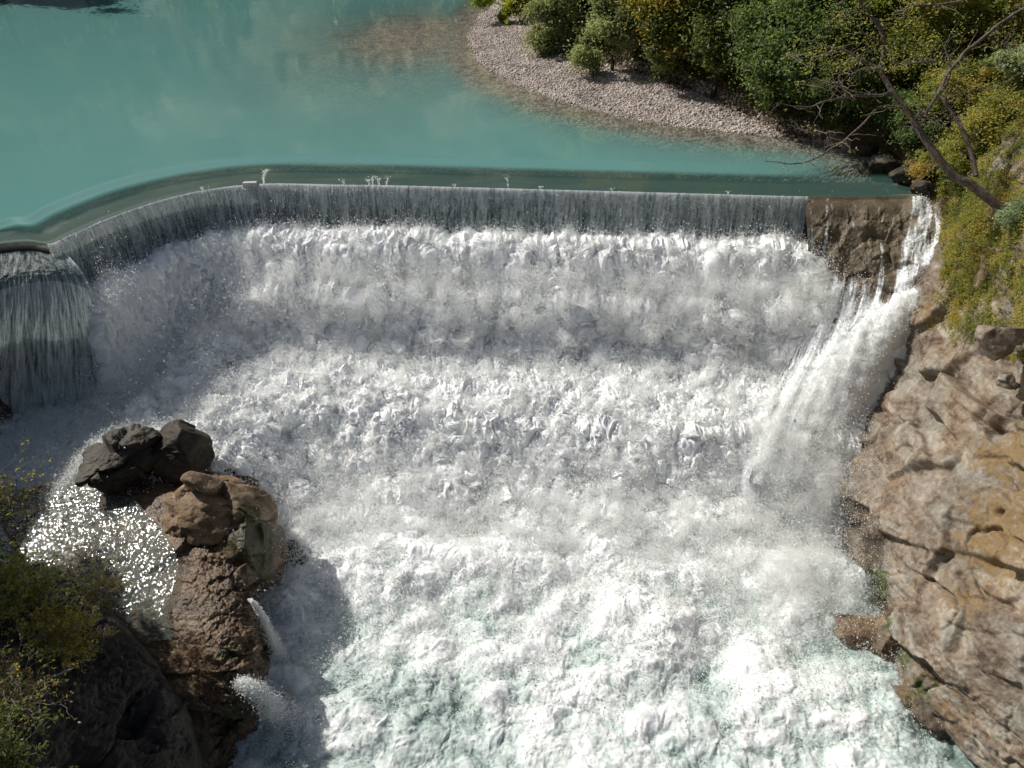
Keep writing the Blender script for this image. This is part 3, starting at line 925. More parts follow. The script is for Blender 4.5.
och = gauss(cf, [(1010, 450, -3.2, 2.2, .75), (1000, 530, -4.8, 2.6, .8), (960, 600, -6.8, 1.6, .6), (1020, 390, -2.0, 1.6, .65), (925, 310, -3.2, 1.5, .65), (905, 700, -10.8, 1.4, .7), (950, 710, -9.2, 1.5, .5), (985, 240, .3, 3.5, .75), (1010, 760, -9.6, 1.2, .6), (900, 480, -7, 1.0, .45), (870, 420, -7.2, .9, .5)])
mos = gauss(cf, [(868, 585, -9.6, 1.0, 1.1), (876, 625, -9.9, .8, 1.0), (900, 655, -10, .8, .75), (925, 690, -10, .8, .7), (848, 480, -8.5, .5, .7), (955, 745, -10.6, .7, .7), (1000, 720, -8.6, .4, .5), (880, 390, -7, .5, .5)])
wet = np.maximum(smooth(-9.6, -11.2, cf[..., 2]) * .8, (smooth(.30, .18, np.linspace(0, 1, 420))[None, :] * np.clip(.75 + .9 * fbm(cf * 1.1, 3, 149), 0, 1)) * smooth(260, 330, np.linspace(160, 860, 720))[:, None])
cliff = tag(grid_mesh('cliff', cf, CLIFF, {'ochre': och, 'moss': mos, 'wet': wet}), 'sunlit tan and grey rock cliff with rusty lichen beside the rapids', 'cliff')

# the land goes on beyond the cliff and on the other side of the gorge
edge = cf[::12, -1]
side_land = np.array([[e * (1 - t) + (e + np.array([34, 0, 9])) * t for t in np.linspace(0, 1, 24)] for e in edge])
side_land[..., 2] += fbm(side_land * .3, 3, 159) * np.linspace(0, .8, 24)[None, :] - .25 * smooth(.1, 0, np.linspace(0, 1, 24))[None, :]
tag(grid_mesh('terrain', side_land, SOIL, {'gravel': np.zeros(side_land.shape[:2])}), kind='structure')
lx, ly = np.meshgrid(np.linspace(-70, -21, 90), np.linspace(-12, 31, 80))
lz = -9.2 + 8.4 * smooth(-21.8, -24.4, lx - .6 * fbm(np.stack([lx * .4, ly * .4, 0 * lx], -1), 2, 160)) + .5 * fbm(np.stack([lx * .5, ly * .5, 0 * lx], -1), 3, 161) + np.clip(-26 - lx, 0, 50) * .12
tag(grid_mesh('terrain', np.stack([lx, ly, lz], -1), SOIL, {'gravel': np.zeros(lx.shape)}), kind='structure')

def boulder(name, label, px, py, z, size, mat, seed, rot=0, tilt=(0, 0), sub=6, moss=(), amp=.55, wet=0., sink=0, group=None, flat=.0):
    bm = bmesh.new()
    bmesh.ops.create_icosphere(bm, subdivisions=sub, radius=1)
    v = np.array([x.co[:] for x in bm.verts]); f = np.array([[x.index for x in q.verts] for q in bm.faces])
    bm.free()
    r = np.random.default_rng(seed)
    # cut the ball by a few planes so that it has broken sides
    for _ in range(11):
        d = r.normal(0, 1, 3); d /= np.linalg.norm(d)
        lim = r.uniform(.52, .85)
        over_ = np.clip(v @ d - lim, 0, None)
        v = v - over_[:, None] * d * .86
    nn = v / (np.linalg.norm(v, axis=1, keepdims=True) + 1e-9)
    size = np.asarray(size, float)
    v = v * size
    v = v + nn * (rock_detail(v + seed * 3.7, seed, amp))[:, None]
    cx, sx_ = math.cos(tilt[0]), math.sin(tilt[0]); cy, sy_ = math.cos(tilt[1]), math.sin(tilt[1]); ca, sa = math.cos(rot), math.sin(rot)
    R = np.array([[ca, -sa, 0], [sa, ca, 0], [0, 0, 1]]) @ np.array([[1, 0, 0], [0, cx, -sx_], [0, sx_, cx]]) @ np.array([[cy, 0, sy_], [0, 1, 0], [-sy_, 0, cy]])
    v = v @ R.T
    c = P(px, py, z)
    w = v + c
    at = {'wet': np.full(len(v), wet), 'moss': gauss(w, moss) if len(moss) else np.zeros(len(v)), 'ochre': np.zeros(len(v))}
    o = raw_mesh(name, w, None, mat, at, None, tris=f, origin=c)
    if label: tag(o, label, 'rock', group)
    return o

# wet shelf among the rocks
sh_rows = [
    [(-30, 474, -8.6), (60, 470, -8.6), (140, 440, -9), (200, 440, -9.4), (255, 470, -10), (292, 520, -11.9)],
    [(-20, 498, -7.6), (60, 494, -7.4), (130, 488, -7.2), (200, 488, -7.3), (245, 508, -8.0), (284, 560, -11.9)],
    [(0, 524, -7.4), (70, 524, -7.4), (140, 532, -7.35), (202, 548, -7.4), (244, 580, -8.1), (280, 625, -11.9)],
    [(25, 572, -7.5), (90, 572, -7.5), (152, 578, -7.45), (214, 604, -7.6), (252, 636, -8.4), (274, 682, -11.9)],
    [(40, 622, -7.7), (110, 622, -7.7), (172, 632, -7.7), (218, 652, -7.9), (247, 682, -8.8), (262, 730, -11.9)],
    [(50, 682, -8.2), (120, 682, -8.4), (182, 692, -8.7), (214, 712, -9.2), (232, 748, -10), (250, 795, -11.9)],
    [(60, 762, -9.2), (120, 772, -9.6), (180, 792, -10.2), (210, 812, -10.6), (225, 832, -11), (242, 860, -12.2)]]
sh_rows = [[(x, y, z_ + (.22 * (c_ - 2) / 2 if c_ < 4 else 0) + (.25 - .09 * r_i)) for c_, (x, y, z_) in enumerate(r_)] for r_i, r_ in enumerate(sh_rows)]
sh = patch(pnet(sh_rows), 420, 420)
shb = sh.copy()
n = grid_normals(sh)
n *= np.sign((n * (np.array([0, 0, CAM_Z]) - sh)).sum(-1, keepdims=True))
rough_ = .20 + .8 * smooth(.45, .75, np.linspace(0, 1, 420))[None, :] * np.ones((420, 1))
sh = sh + n * ((rock_detail(sh * 1.35, 161, .8) + facets(sh * np.array([1.6, 1.9, 2.2]), 167, .9, .03) * .16) * rough_ + (fbm(sh * 5, 4, 163, .65) * .08 + facets(sh * 4.2, 165) * .06) * rough_)[..., None]
mos = gauss(sh, [(225, 650, -8, .6, .8), (245, 560, -8.2, .5, .5), (235, 720, -9.4, .9, .8)])
shelf = tag(grid_mesh('rock_ledge', sh, BROWN, {'wet': np.full(sh.shape[:2], 1.0), 'moss': mos}), 'low wet brown rock ledge glittering under a film of water', 'rock')

# film of water running over the shelf
fl_rows = [
    [(-20, 492, -7.28), (40, 488, -7.2), (90, 486, -7.1), (135, 500, -7.05)],
    [(0, 520, -7.22), (60, 518, -7.16), (110, 522, -7.12), (165, 535, -7.12)],
    [(24, 556, -7.30), (75, 556, -7.24), (130, 560, -7.20), (178, 566, -7.24)],
    [(42, 600, -7.48), (90, 600, -7.42), (135, 604, -7.40), (168, 606, -7.42)],
    [(60, 636, -7.75), (105, 636, -7.70), (140, 640, -7.66), (172, 640, -7.68)]]
fl_rows = [[(x, y, z_ + .22 * (c_ - 2.2) / 2 + (.22 - .10 * r_i)) for c_, (x, y, z_) in enumerate(r_)] for r_i, r_ in enumerate(fl_rows)]
fl = patch(pnet(fl_rows), 200, 240)
fl[..., 2] += fbm(fl * np.array([2.2, 2.2, 0]), 3, 171) * .030 + fbm(fl * np.array([6, 6, 0]), 2, 173) * .016
def m_film():
    m = Mat('water_film')
    w = m.noise(3.4, 3, .5)
    b = m.bump(w, 1.0, .055)
    fr = m.n('ShaderNodeFresnel', ins={'IOR': 1.33, 'Normal': b}).outputs[0]
    g = m.n('ShaderNodeBsdfGlossy', ins={'Color': (1, 1, 1), 'Roughness': .055, 'Normal': b}).outputs[0]
    t = m.n('ShaderNodeBsdfTransparent', ins={'Color': (.80, .83, .80)}).outputs[0]
    d = m.n('ShaderNodeBsdfDiffuse', ins={'Color': (.16, .20, .19)}).outputs[0]
    fr = m.math('MULTIPLY', fr, m.math('SUBTRACT', 1.0, m.geo.outputs['Backfacing']))
    return m.done(m.mixs(fr, m.mixs(.28, t, d), g))
FILM = m_film()
tag(grid_mesh('water', fl, FILM, flip=True), kind='structure')

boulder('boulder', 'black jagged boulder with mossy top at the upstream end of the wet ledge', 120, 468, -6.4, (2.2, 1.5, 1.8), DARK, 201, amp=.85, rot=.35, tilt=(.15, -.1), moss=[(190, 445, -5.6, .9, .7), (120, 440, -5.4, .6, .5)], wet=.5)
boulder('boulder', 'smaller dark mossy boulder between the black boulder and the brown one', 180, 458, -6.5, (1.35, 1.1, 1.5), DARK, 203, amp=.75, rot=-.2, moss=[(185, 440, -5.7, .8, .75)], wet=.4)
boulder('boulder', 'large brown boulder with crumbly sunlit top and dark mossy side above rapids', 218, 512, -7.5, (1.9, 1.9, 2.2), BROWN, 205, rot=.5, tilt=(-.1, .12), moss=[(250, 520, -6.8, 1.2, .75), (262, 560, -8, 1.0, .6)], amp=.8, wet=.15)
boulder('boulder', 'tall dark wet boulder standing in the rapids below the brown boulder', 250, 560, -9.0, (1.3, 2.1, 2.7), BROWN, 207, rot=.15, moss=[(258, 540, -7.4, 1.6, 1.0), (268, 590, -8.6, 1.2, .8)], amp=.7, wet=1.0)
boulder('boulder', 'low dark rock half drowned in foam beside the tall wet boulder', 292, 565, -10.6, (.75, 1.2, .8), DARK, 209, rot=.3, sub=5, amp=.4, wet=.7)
boulder('boulder', 'flat brown slab jutting from the cliff foot into white water', 858, 632, -10.6, (1.5, 1.0, .5), BROWN, 211, rot=-.45, tilt=(.25, .1), sub=6, amp=.6, wet=.8)
boulder('boulder', 'rounded brown rock below the green moss patch at the cliff foot', 890, 642, -10.6, (.9, 1.0, .9), BROWN, 213, rot=.2, sub=6, amp=.55, wet=.7, moss=[(885, 630, -10, .6, .6)])
boulder('boulder', 'grey angular block wedged on the cliff above a dark hollow', 1000, 340, -.6, (.85, .9, .75), CLIFF, 215, rot=.6, tilt=(.2, -.3), sub=5, amp=.3)
boulder('boulder', 'small pale stone lying under the grey angular block', 1006, 352 + 28, -1.7, (.5, .4, .28), CLIFF, 217, rot=.3, sub=5, amp=.25)
boulder('boulder', 'brown rust stained boulder at the bottom corner of the cliff', 965, 722, -10.2, (.9, .9, .8), CLIFF, 219, rot=1.0, sub=5, amp=.5, wet=.4, moss=[(955, 715, -9.8, .6, .6)])
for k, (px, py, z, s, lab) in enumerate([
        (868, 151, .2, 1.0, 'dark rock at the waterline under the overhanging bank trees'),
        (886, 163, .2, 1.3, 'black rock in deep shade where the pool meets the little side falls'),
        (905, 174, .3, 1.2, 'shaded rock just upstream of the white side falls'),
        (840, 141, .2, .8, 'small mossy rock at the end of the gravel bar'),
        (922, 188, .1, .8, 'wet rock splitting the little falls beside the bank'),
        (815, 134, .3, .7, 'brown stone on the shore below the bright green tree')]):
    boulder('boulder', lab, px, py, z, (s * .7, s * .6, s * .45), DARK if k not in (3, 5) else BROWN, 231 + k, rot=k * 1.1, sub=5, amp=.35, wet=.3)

# shaded bank in the near corner
bk_rows = [
    [(70, 545, -9), (72, 540, -6.9), (28, 540, -5.6), (-30, 545, -4), (-130, 560, -1.5)],
    [(130, 590, -9.2), (132, 578, -6.8), (85, 588, -5.3), (20, 610, -3.6), (-90, 650, -1)],
    [(190, 655, -10), (184, 640, -7.0), (132, 656, -5.5), (60, 690, -3.7), (-60, 760, -1)],
    [(236, 725, -11.5), (226, 716, -8.3), (180, 734, -6.4), (100, 790, -4.1), (-20, 900, -1)],
    [(250, 800, -12.4), (236, 796, -10.2), (196, 820, -7.7), (125, 890, -5), (0, 1000, -1.5)],
    [(262, 900, -13), (244, 900, -11.6), (210, 930, -9.2), (150, 990, -6.4), (20, 1150, -3)]]
bk = patch(pnet([[(x - 34, y + 22, z_) for x, y, z_ in r_] for r_ in bk_rows]), 420, 340)
n = grid_normals(bk)
n *= np.sign((n * (np.array([0, 0, CAM_Z]) - bk)).sum(-1, keepdims=True))
bk = bk + n * ((rock_detail(bk * 1.3, 188, .75) + fbm(bk * 3, 5, 189, .65) * .11 + facets(bk * 3.1, 190, .9, .05) * .09 - .15) * (.25 + .75 * smooth(.22, .4, np.linspace(0, 1, 340)))[None, :])[..., None]
mos = gauss(bk, [(150, 600, -6.6, 1.0, .6), (215, 720, -8.2, 1.2, .7), (60, 600, -4.6, 2.2, .7)])
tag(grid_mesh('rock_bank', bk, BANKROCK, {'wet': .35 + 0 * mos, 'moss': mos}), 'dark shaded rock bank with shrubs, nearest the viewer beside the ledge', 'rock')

# two small spouts running off the shelf
def spout(p0, p1, drop, w0, w1, name_seed):
    r = np.random.default_rng(name_seed)
    t = np.linspace(0, 1, 40)
    path = p0[None] * (1 - t[:, None]) + p1[None] * t[:, None]
    path[:, 2] = p0[2] + (p1[2] - p0[2]) * t ** 2
    v, f = tube(path, w0 + (w1 - w0) * t, 12)
    side_ = fbm(v * np.array([6, 6, 1.2]), 3, name_seed)
    c = np.repeat(path, 12, 0)
    v = c + (v - c) * (1 + side_[:, None] * 1.2)
    o = None
    n_ = int(9000 * drop)
    k = r.integers(0, 40, n_)
    q = path[k] + r.normal(0, 1, (n_, 3)) * (w0 + (w1 * 1.1 - w0) * t[k] ** 1.5)[:, None]
    return o, q, .004 + r.exponential(.006, n_)
sprays = []
for a, b, dr, w0, w1, sd, lab in [((250, 600, -7.7), (284, 664, -10.8), 1, .025, .12, 251, 'thin spout arching off the wet ledge'), ((240, 684, -8.5), (292, 730, -11.1), 1.6, .10, .30, 252, 'broad splashing spout at the foot of the ledge')]:
    o, q, rr = spout(P(*a), P(*b), dr, w0, w1, sd)
    sprays.append((q, rr))
# spray thrown over the rim of the black boulder and along the boulders' feet
r_ = np.random.default_rng(55)
rim = np.array([P(x, y, zz) for x, y, zz in [(22, 520, -7.6), (50, 500, -7.4), (66, 482, -7.2), (80, 462, -6.8), (100, 444, -6.4), (130, 430, -6.4)]])
rc = catmull(rim, 200)
k = r_.integers(0, 200, 40000)
sprays.append((rc[k] + r_.normal(0, 1, (40000, 3)) * np.array([.22, .35, .16]), .003 + r_.exponential(.005, 40000)))
foot = catmull(np.array([P(x, y, -10.8) for x, y in [(250, 470), (285, 520), (300, 580), (290, 650), (278, 720)]]), 200)
k = r_.integers(0, 200, 25000)
sprays.append((foot[k] + r_.normal(0, 1, (25000, 3)) * np.array([.35, .35, .25]) + np.array([.2, 0, 0]), .004 + r_.exponential(.005, 25000)))
tag(points_object('spray', np.concatenate([a for a, b in sprays]), np.concatenate([b for a, b in sprays]), DROPS), 'spray thrown up around the boulders', 'spray', kind='stuff')

# ------------------------------------------------------------------ plants
def leaf_cloud(centers, radii, counts, size, seed, flat=.7, up=.5, tone_j=.25, tone0=None):
    """many small leaves spread through clumps; returns verts, quads, tone"""
    r = np.random.default_rng(seed)
    k = np.repeat(np.arange(len(centers)), counts)
    m = len(k)
    d = r.normal(0, 1, (m, 3)); d /= np.linalg.norm(d, axis=1, keepdims=True)
    rad = r.random(m) ** .45 * (1 + .75 * np.abs(r.normal(0, 1, m)) * (r.random(m) < .35))
    c = np.asarray(centers)[k] + d * rad[:, None] * np.asarray(radii)[k][:, None] * np.array([1, 1, flat])
    nrm = r.normal(0, 1, (m, 3)); nrm[:, 2] = np.abs(nrm[:, 2]) + up; nrm += d * .4
    nrm /= np.linalg.norm(nrm, axis=1, keepdims=True)
    a = np.cross(nrm, r.normal(0, 1, (m, 3))); a /= np.linalg.norm(a, axis=1, keepdims=True) + 1e-9
    b = np.cross(nrm, a)
    s = size * r.uniform(.6, 1.35, m)[:, None]
    sag = nrm * s * .18
    v = np.stack([c - a * s, c + b * s * .5 - sag * 0 + sag, c + a * s - sag, c - b * s * .5 + sag], 1).reshape(-1, 3)
    f = np.arange(4 * m).reshape(m, 4)
    t = (tone0[k] if tone0 is not None else .5) + r.normal(0, tone_j, m)
    return v, f, np.repeat(np.clip(t, 0, 1), 4)

def crown_clumps(n, rx, ry, rz, cz, r, seed, lobes=5, hollow=.25):
    g = np.random.default_rng(seed)
    # a few uneven lobes, then clumps scattered over their shells
    L = g.normal(0, .42, (lobes, 3)) * np.array([rx, ry, rz]); L[0] = 0
    LR = g.uniform(.42, .72, lobes)
    k = g.integers(0, lobes, n)
    d = g.normal(0, 1, (n, 3)); d /= np.linalg.norm(d, axis=1, keepdims=True)
    q = L[k] + d * (LR[k] * (hollow + (1 - hollow) * g.random(n) ** .5))[:, None] * np.array([rx, ry, rz])
    q[:, 2] += cz
    q[:, 2] = np.maximum(q[:, 2], .15)
    return q, r * g.uniform(.35, 1.35, n), np.clip(.5 + g.normal(0, .22, n), 0, 1)

def wig_path(a, b, n, amp, seed, sag=0.):
    a, b = np.asarray(a, float), np.asarray(b, float)
    t = np.linspace(0, 1, n)[:, None]
    p = a * (1 - t) + b * t
    L = np.linalg.norm(b - a)
    w = np.stack([perlin(np.stack([t[:, 0] * 2.6 + seed * 1.37, t[:, 0] * 0 + k * 7.1, t[:, 0] * 0 + seed], -1), 5) for k in range(3)], -1)
    p = p + w * amp * L * np.minimum(1, t * 4)
    p[:, 2] -= sag * L * (t[:, 0] ** 2)
    return p

LEAVES = {
    'willow': m_leaf('willow_leaf', [(0.180, 0.210, 0.112), (0.300, 0.330, 0.180), (0.450, 0.480, 0.285)]),
    'olive': m_leaf('olive_leaf', [(.09, .12, .035), (.22, .25, .07), (.40, .36, .10), (.50, .30, .07)]),
    'green': m_leaf('green_leaf', [(.07, .12, .05), (.15, .215, .085), (.27, .33, .14)]),
    'lime': m_leaf('lime_leaf', [(0.178, 0.229, 0.038), (0.383, 0.433, 0.051), (0.600, 0.600, 0.076)]),
    'yellow': m_leaf('yellow_leaf', [(.10, .135, .04), (.24, .28, .08), (.44, .43, .13), (.48, .34, .10)]),
    'silver': m_leaf('silver_leaf', [(.18, .24, .15), (.34, .40, .28), (.52, .56, .44)]),
    'dark': m_leaf('dark_leaf', [(.06, .085, .03), (.13, .165, .055), (.24, .26, .085)]),
}
def ground_z(x, y):
    return float(terrain_h(np.array([x]), np.array([y]))[0][0])

def make_tree(name, label, cat, base, hgt, rx, ry, leaf, nclump, nleaf, size, seed, trunk_h=.35, crown_lo=.12, group=None, clump_r=None, bare=0, lean=(0, 0)):
    root = tag(empty(name, base), label, cat, group)
    rz = hgt * (1 - crown_lo) / 2
    cz = hgt * crown_lo + rz
    q, rr, tone = crown_clumps(nclump, rx, ry, rz, cz, clump_r or max(rx, rz) * .2, seed)
    q[:, 0] += lean[0] * q[:, 2]; q[:, 1] += lean[1] * q[:, 2]
    g = np.random.default_rng(seed + 1)
    counts = g.multinomial(nleaf, (rr ** 2) / (rr ** 2).sum())
    v, f, t = leaf_cloud(q, rr, counts, size, seed + 2, tone0=tone)
    raw_mesh('crown', v, f, LEAVES[leaf], {'tone': t}, root, smooth_shade=False)
    bag = Bag()
    top = np.array([lean[0] * hgt, lean[1] * hgt, hgt * .8])
    tp = wig_path((0, 0, -.5), top, 16, .06, seed)
    r0 = hgt * .018 + .03
    bag.add(tube(tp, np.linspace(r0, r0 * .25, 16), 8))
    bag.build('trunk', BARKD, root)
    lb = Bag()
    for i in range(9):
        k = g.integers(3, 14)
        j = g.integers(0, len(q))
        p = wig_path(tp[k], q[j], 9, .1, seed + i)
        lb.add(tube(p, np.linspace(r0 * .45, r0 * .08, 9), 5))
    lb.build('limb', BARKD, root)
    return root

def place(px, py, dz=0.0, z=.4):
    """stand on the bank terrain along the sight line to (px, py)"""
    for _ in range(30):
        p = P(px, py, z)
        hz = ground_z(p[0], p[1])
        z = z * .6 + min(hz, 13.) * .4
    p = P(px, py, z)
    return np.array([p[0], p[1], ground_z(p[0], p[1]) + dz])

trees = [
    ('shrub', 'low yellow-green bush at the tip of the gravel bar beside the water', 'shrub', (520, 22), 3.2, 2.0, 1.8, 'lime', 30, 9000, .10, 301),
    ('willow_bush', 'pale grey-green willow bush on the gravel bar, nearest its tip', 'shrub', (568, 53), 5.6, 2.6, 2.4, 'willow', 60, 26000, .10, 302),
    ('willow_bush', 'darker grey-green willow bush leaning over the middle of the gravel bar', 'shrub', (612, 71), 6.0, 2.4, 2.2, 'willow', 50, 22000, .10, 303),
    ('tree', 'olive and orange autumn tree above the middle of the gravel bar', 'tree', (668, 84), 8.0, 3.3, 3.0, 'olive', 80, 36000, .11, 304),
    ('tree', 'dark olive tree with yellowing leaves filling the gap behind the gravel bar', 'tree', (640, 44), 6.5, 3.6, 2.6, 'olive', 80, 32000, .12, 305),
    ('tree', 'very dark tree shading the red soil at the back of the gravel', 'tree', (712, 97), 8.5, 2.4, 2.2, 'dark', 60, 24000, .11, 306),
    ('tree', 'bright green leafy tree over the narrow end of the gravel bar', 'tree', (770, 112), 8.2, 3.0, 2.6, 'green', 90, 44000, .095, 307),
    ('tree', 'dark green tree in shade right behind the bright green tree', 'tree', (826, 100), 7.5, 2.9, 2.3, 'green', 80, 36000, .10, 308),
    ('shrub', 'deep green bush hanging over the dark water by the shaded rocks', 'shrub', (846, 132), 4.2, 1.9, 1.6, 'dark', 50, 22000, .08, 309),
    ('tree', 'lime green tree behind the leaning bare tree, high on the bank', 'tree', (868, 92), 5.2, 2.6, 2.0, 'lime', 80, 38000, .085, 310),
    ('tree', 'yellow-green autumn tree with a broad crown above the leaning trunk', 'tree', (922, 92), 4.8, 3.0, 2.2, 'yellow', 100, 52000, .08, 311),
    ('tree', 'golden tree at the top of the bank, beyond the bent branches', 'tree', (975, 76), 4.6, 2.8, 2.2, 'yellow', 90, 46000, .085, 312),
    ('tree', 'silvery pale-leaved tree at the edge of the view high on the bank', 'tree', (1000, 110), 2.8, 1.2, 1.1, 'silver', 40, 14000, .075, 313),
    ('shrub', 'green shrub under the fork of the leaning tree', 'shrub', (905, 140), 2.6, 1.5, 1.2, 'green', 40, 16000, .07, 314),
    ('shrub', 'yellow-green shrub where the leaning trunk leaves the bank', 'shrub', (948, 176), 1.8, 1.3, 1.1, 'yellow', 36, 13000, .06, 315),
    ('tree', 'tall dark tree closing the view behind the pale willow', 'tree', (596, 24), 6., 3.6, 2.6, 'dark', 80, 26000, .14, 316),
    ('tree', 'tall deep green tree closing the view behind the bright green one', 'tree', (735, 52), 6.5, 3.4, 2.6, 'green', 80, 34000, .13, 317),
    ('shrub', 'bright yellow-green bush on the bank above the trunk base', 'shrub', (1000, 150), 2.6, 1.8, 1.4, 'yellow', 50, 22000, .06, 320),
    ('shrub', 'wide yellow bush between the crossing branches of the leaning tree', 'shrub', (968, 118), 2.8, 1.9, 1.4, 'yellow', 50, 22000, .06, 321),
    ('shrub', 'leafy bush with orange tints just above the shaded waterline', 'shrub', (878, 138), 2.6, 1.4, 1.1, 'olive', 40, 16000, .065, 319),
]
for (nm, lab, ct, (px, py), hgt, rx, ry, lf_, nc_, nl_, sz, sd) in trees:
    tr_ = make_tree(nm, lab, ct, place(px, py), hgt * 1.15, rx * 1.25, ry * 1.25, lf_, int(nc_ * 1.3), int(nl_ * 1.7), sz * 1.1, sd, crown_lo=.04 if ct == 'shrub' else .1, clump_r=max(rx, hgt * .4) * .30)

make_tree('shrub', 'pale silver-green bush at the edge of the view beside the trunk base', 'shrub', P(1026, 232, 1.4), 1.9, .75, .7, 'silver', 26, 7000, .06, 322, crown_lo=.04, clump_r=.3)

# far woods on the other side of the valley, seen only as mirrored streaks in the pool
g = np.random.default_rng(400)
wc, wr, wt = [], [], []
for i in range(210):
    x, y = g.uniform(-190, 70), g.uniform(125, 215)
    if i % 4 == 0: x, y = g.uniform(-120, -70), g.uniform(60, 140)
    hz = max((y - 150) * .45 - 3, 0, (-62 + (y - 33) * .1 - x) * .6 - 2)
    H = g.uniform(9, 17)
    for k in range(14):
        u = k / 13
        wc.append((x + g.normal(0, 1.2) * (1.1 - u), y + g.normal(0, 1.2) * (1.1 - u), hz + 1 + H * u)); wr.append(2.3 * (1.15 - u) + .4); wt.append(g.uniform(.2, .9))
v, f, t = leaf_cloud(np.array(wc), np.array(wr), np.full(len(wc), 60), .55, 401, tone0=np.array(wt))
WOODS = m_leaf('far_leaf', [(.04, .05, .025), (.13, .13, .07), (.28, .26, .16)], .3)
tag(raw_mesh('woods', v, f, WOODS, {'tone': t}, smooth_shade=False), 'wooded slope across the pool', 'woods', kind='stuff')

# undergrowth on the slope between the trees
g = np.random.default_rng(410)
ux, uy = g.uniform(-6, 46, 60000), g.uniform(33, 95, 60000)
uh, ug, uds, uin, uinv, udv = terrain_h(ux, uy)
px_u = ux / (uy * cp - (uh - CAM_Z) * sp_) * FPX + 512
k = uinv & (udv > .35) & (udv < 16) & (px_u < 1080) & (g.random(60000) < .75)
for nm_, lf_, lab_, sel in (('undergrowth', 'dark', 'dark undergrowth on the wooded slope', k & (fbm(np.stack([ux * .3, uy * .3, ux * 0], -1), 2, 5) < .05)), ('undergrowth', 'olive', 'olive and rusty undergrowth on the wooded slope', k & (fbm(np.stack([ux * .3, uy * .3, ux * 0], -1), 2, 5) >= .05))):
    cc = np.stack([ux, uy, uh + .2], -1)[sel]
    v, f, t = leaf_cloud(cc, g.uniform(.25, .6, len(cc)), np.full(len(cc), 14), .085, 411, tone0=g.uniform(.1, .8, len(cc)))
    tag(raw_mesh(nm_, v, f, LEAVES[lf_], {'tone': t}, smooth_shade=False), lab_, 'plants', kind='stuff')

# low plants covering the bank beside the leaning tree
def cover(name, label, regions, leaf, per, size, seed, rmax=.28):
    g = np.random.default_rng(seed)
    cc, rr, tt = [], [], []
    flat_ = cf.reshape(-1, 3)
    dpt = flat_[:, 1] * cp - (flat_[:, 2] - CAM_Z) * sp_
    sx_ = flat_[:, 0] / dpt * FPX + 512
    sy_ = 384 - (flat_[:, 1] * sp_ + (flat_[:, 2] - CAM_Z) * cp) / dpt * FPX
    for (x0, y0, x1, y1, dens) in regions:
        k = np.where((sx_ > x0) & (sx_ < x1) & (sy_ > y0) & (sy_ < y1))[0]
        if len(k) == 0: continue
        keep = fbm(flat_[k] * .9, 3, seed) + .25 > g.random(len(k)) * .7 - .1
        k = k[keep]
        k = g.choice(k, min(len(k), dens))
        cc.append(flat_[k] + g.normal(0, .05, (len(k), 3)) + np.array([-.03, -.05, .09])); rr.append(g.uniform(.08, rmax, len(k))); tt.append(np.clip(.5 + fbm(flat_[k] * .7, 2, seed + 1) * .5 + g.normal(0, .12, len(k)), 0, 1))
    cc, rr, tt = np.concatenate(cc), np.concatenate(rr), np.concatenate(tt)
    v, f, t = leaf_cloud(cc, rr, np.full(len(cc), per), size, seed + 3, flat=.7, up=.6, tone0=tt)
    return tag(raw_mesh(name, v, f, LEAVES[leaf], {'tone': t}, smooth_shade=False), label, 'plants', kind='stuff')
cover('undergrowth', 'yellow-green plants covering the bank', [(938, 120, 1040, 200, 1500), (942, 195, 1040, 290, 2100), (950, 280, 1040, 345, 700), (1000, 330, 1030, 362, 110)], 'yellow', 26, .040, 501)
cover('undergrowth', 'brownish creeping plants on the bank edge', [(940, 200, 1000, 300, 700), (930, 290, 990, 330, 130)], 'olive', 20, .035, 502, .2)

# ------------------------------------------------------------------ leaning tree
def px_path(pts, depth0, ddepth, n, seed, wig=.012):
    m = len(pts)
    q = np.array([Pd(x, y, depth0 + ddepth * (i / max(m - 1, 1))) for i, (x, y) in enumerate(pts)])
    q = catmull(q, n)
    g = np.stack([perlin(np.stack([np.linspace(0, n * .25, n) + seed, np.full(n, k * 3.3), np.full(n, seed * 1.7)], -1), 6) for k in range(3)], -1)
    return q + g * wig * np.linalg.norm(q[-1] - q[0]) * np.linspace(0, 1, n)[:, None] ** .3
base_p = P(996, 208, 2.0)
D0 = depth_of(base_p)
lt = tag(empty('leaning_tree', base_p), 'bare crooked tree leaning from the bank out over the falls', 'tree')
o3 = base_p
def rel(t): return (t[0] - o3, t[1])
trunk = px_path([(1012, 212), (996, 204), (972, 186), (950, 173), (928, 144), (908, 112), (890, 88), (880, 70)], D0 + .1, .4, 60, 1, .006)
b = Bag(); b.add(rel(tube(trunk, np.interp(np.linspace(0, 1, 60), [0, .3, .6, 1], [.23, .18, .14, .09]), 12))); b.build('trunk', BARK, lt)
def dep(px_):
    return D0 + .1
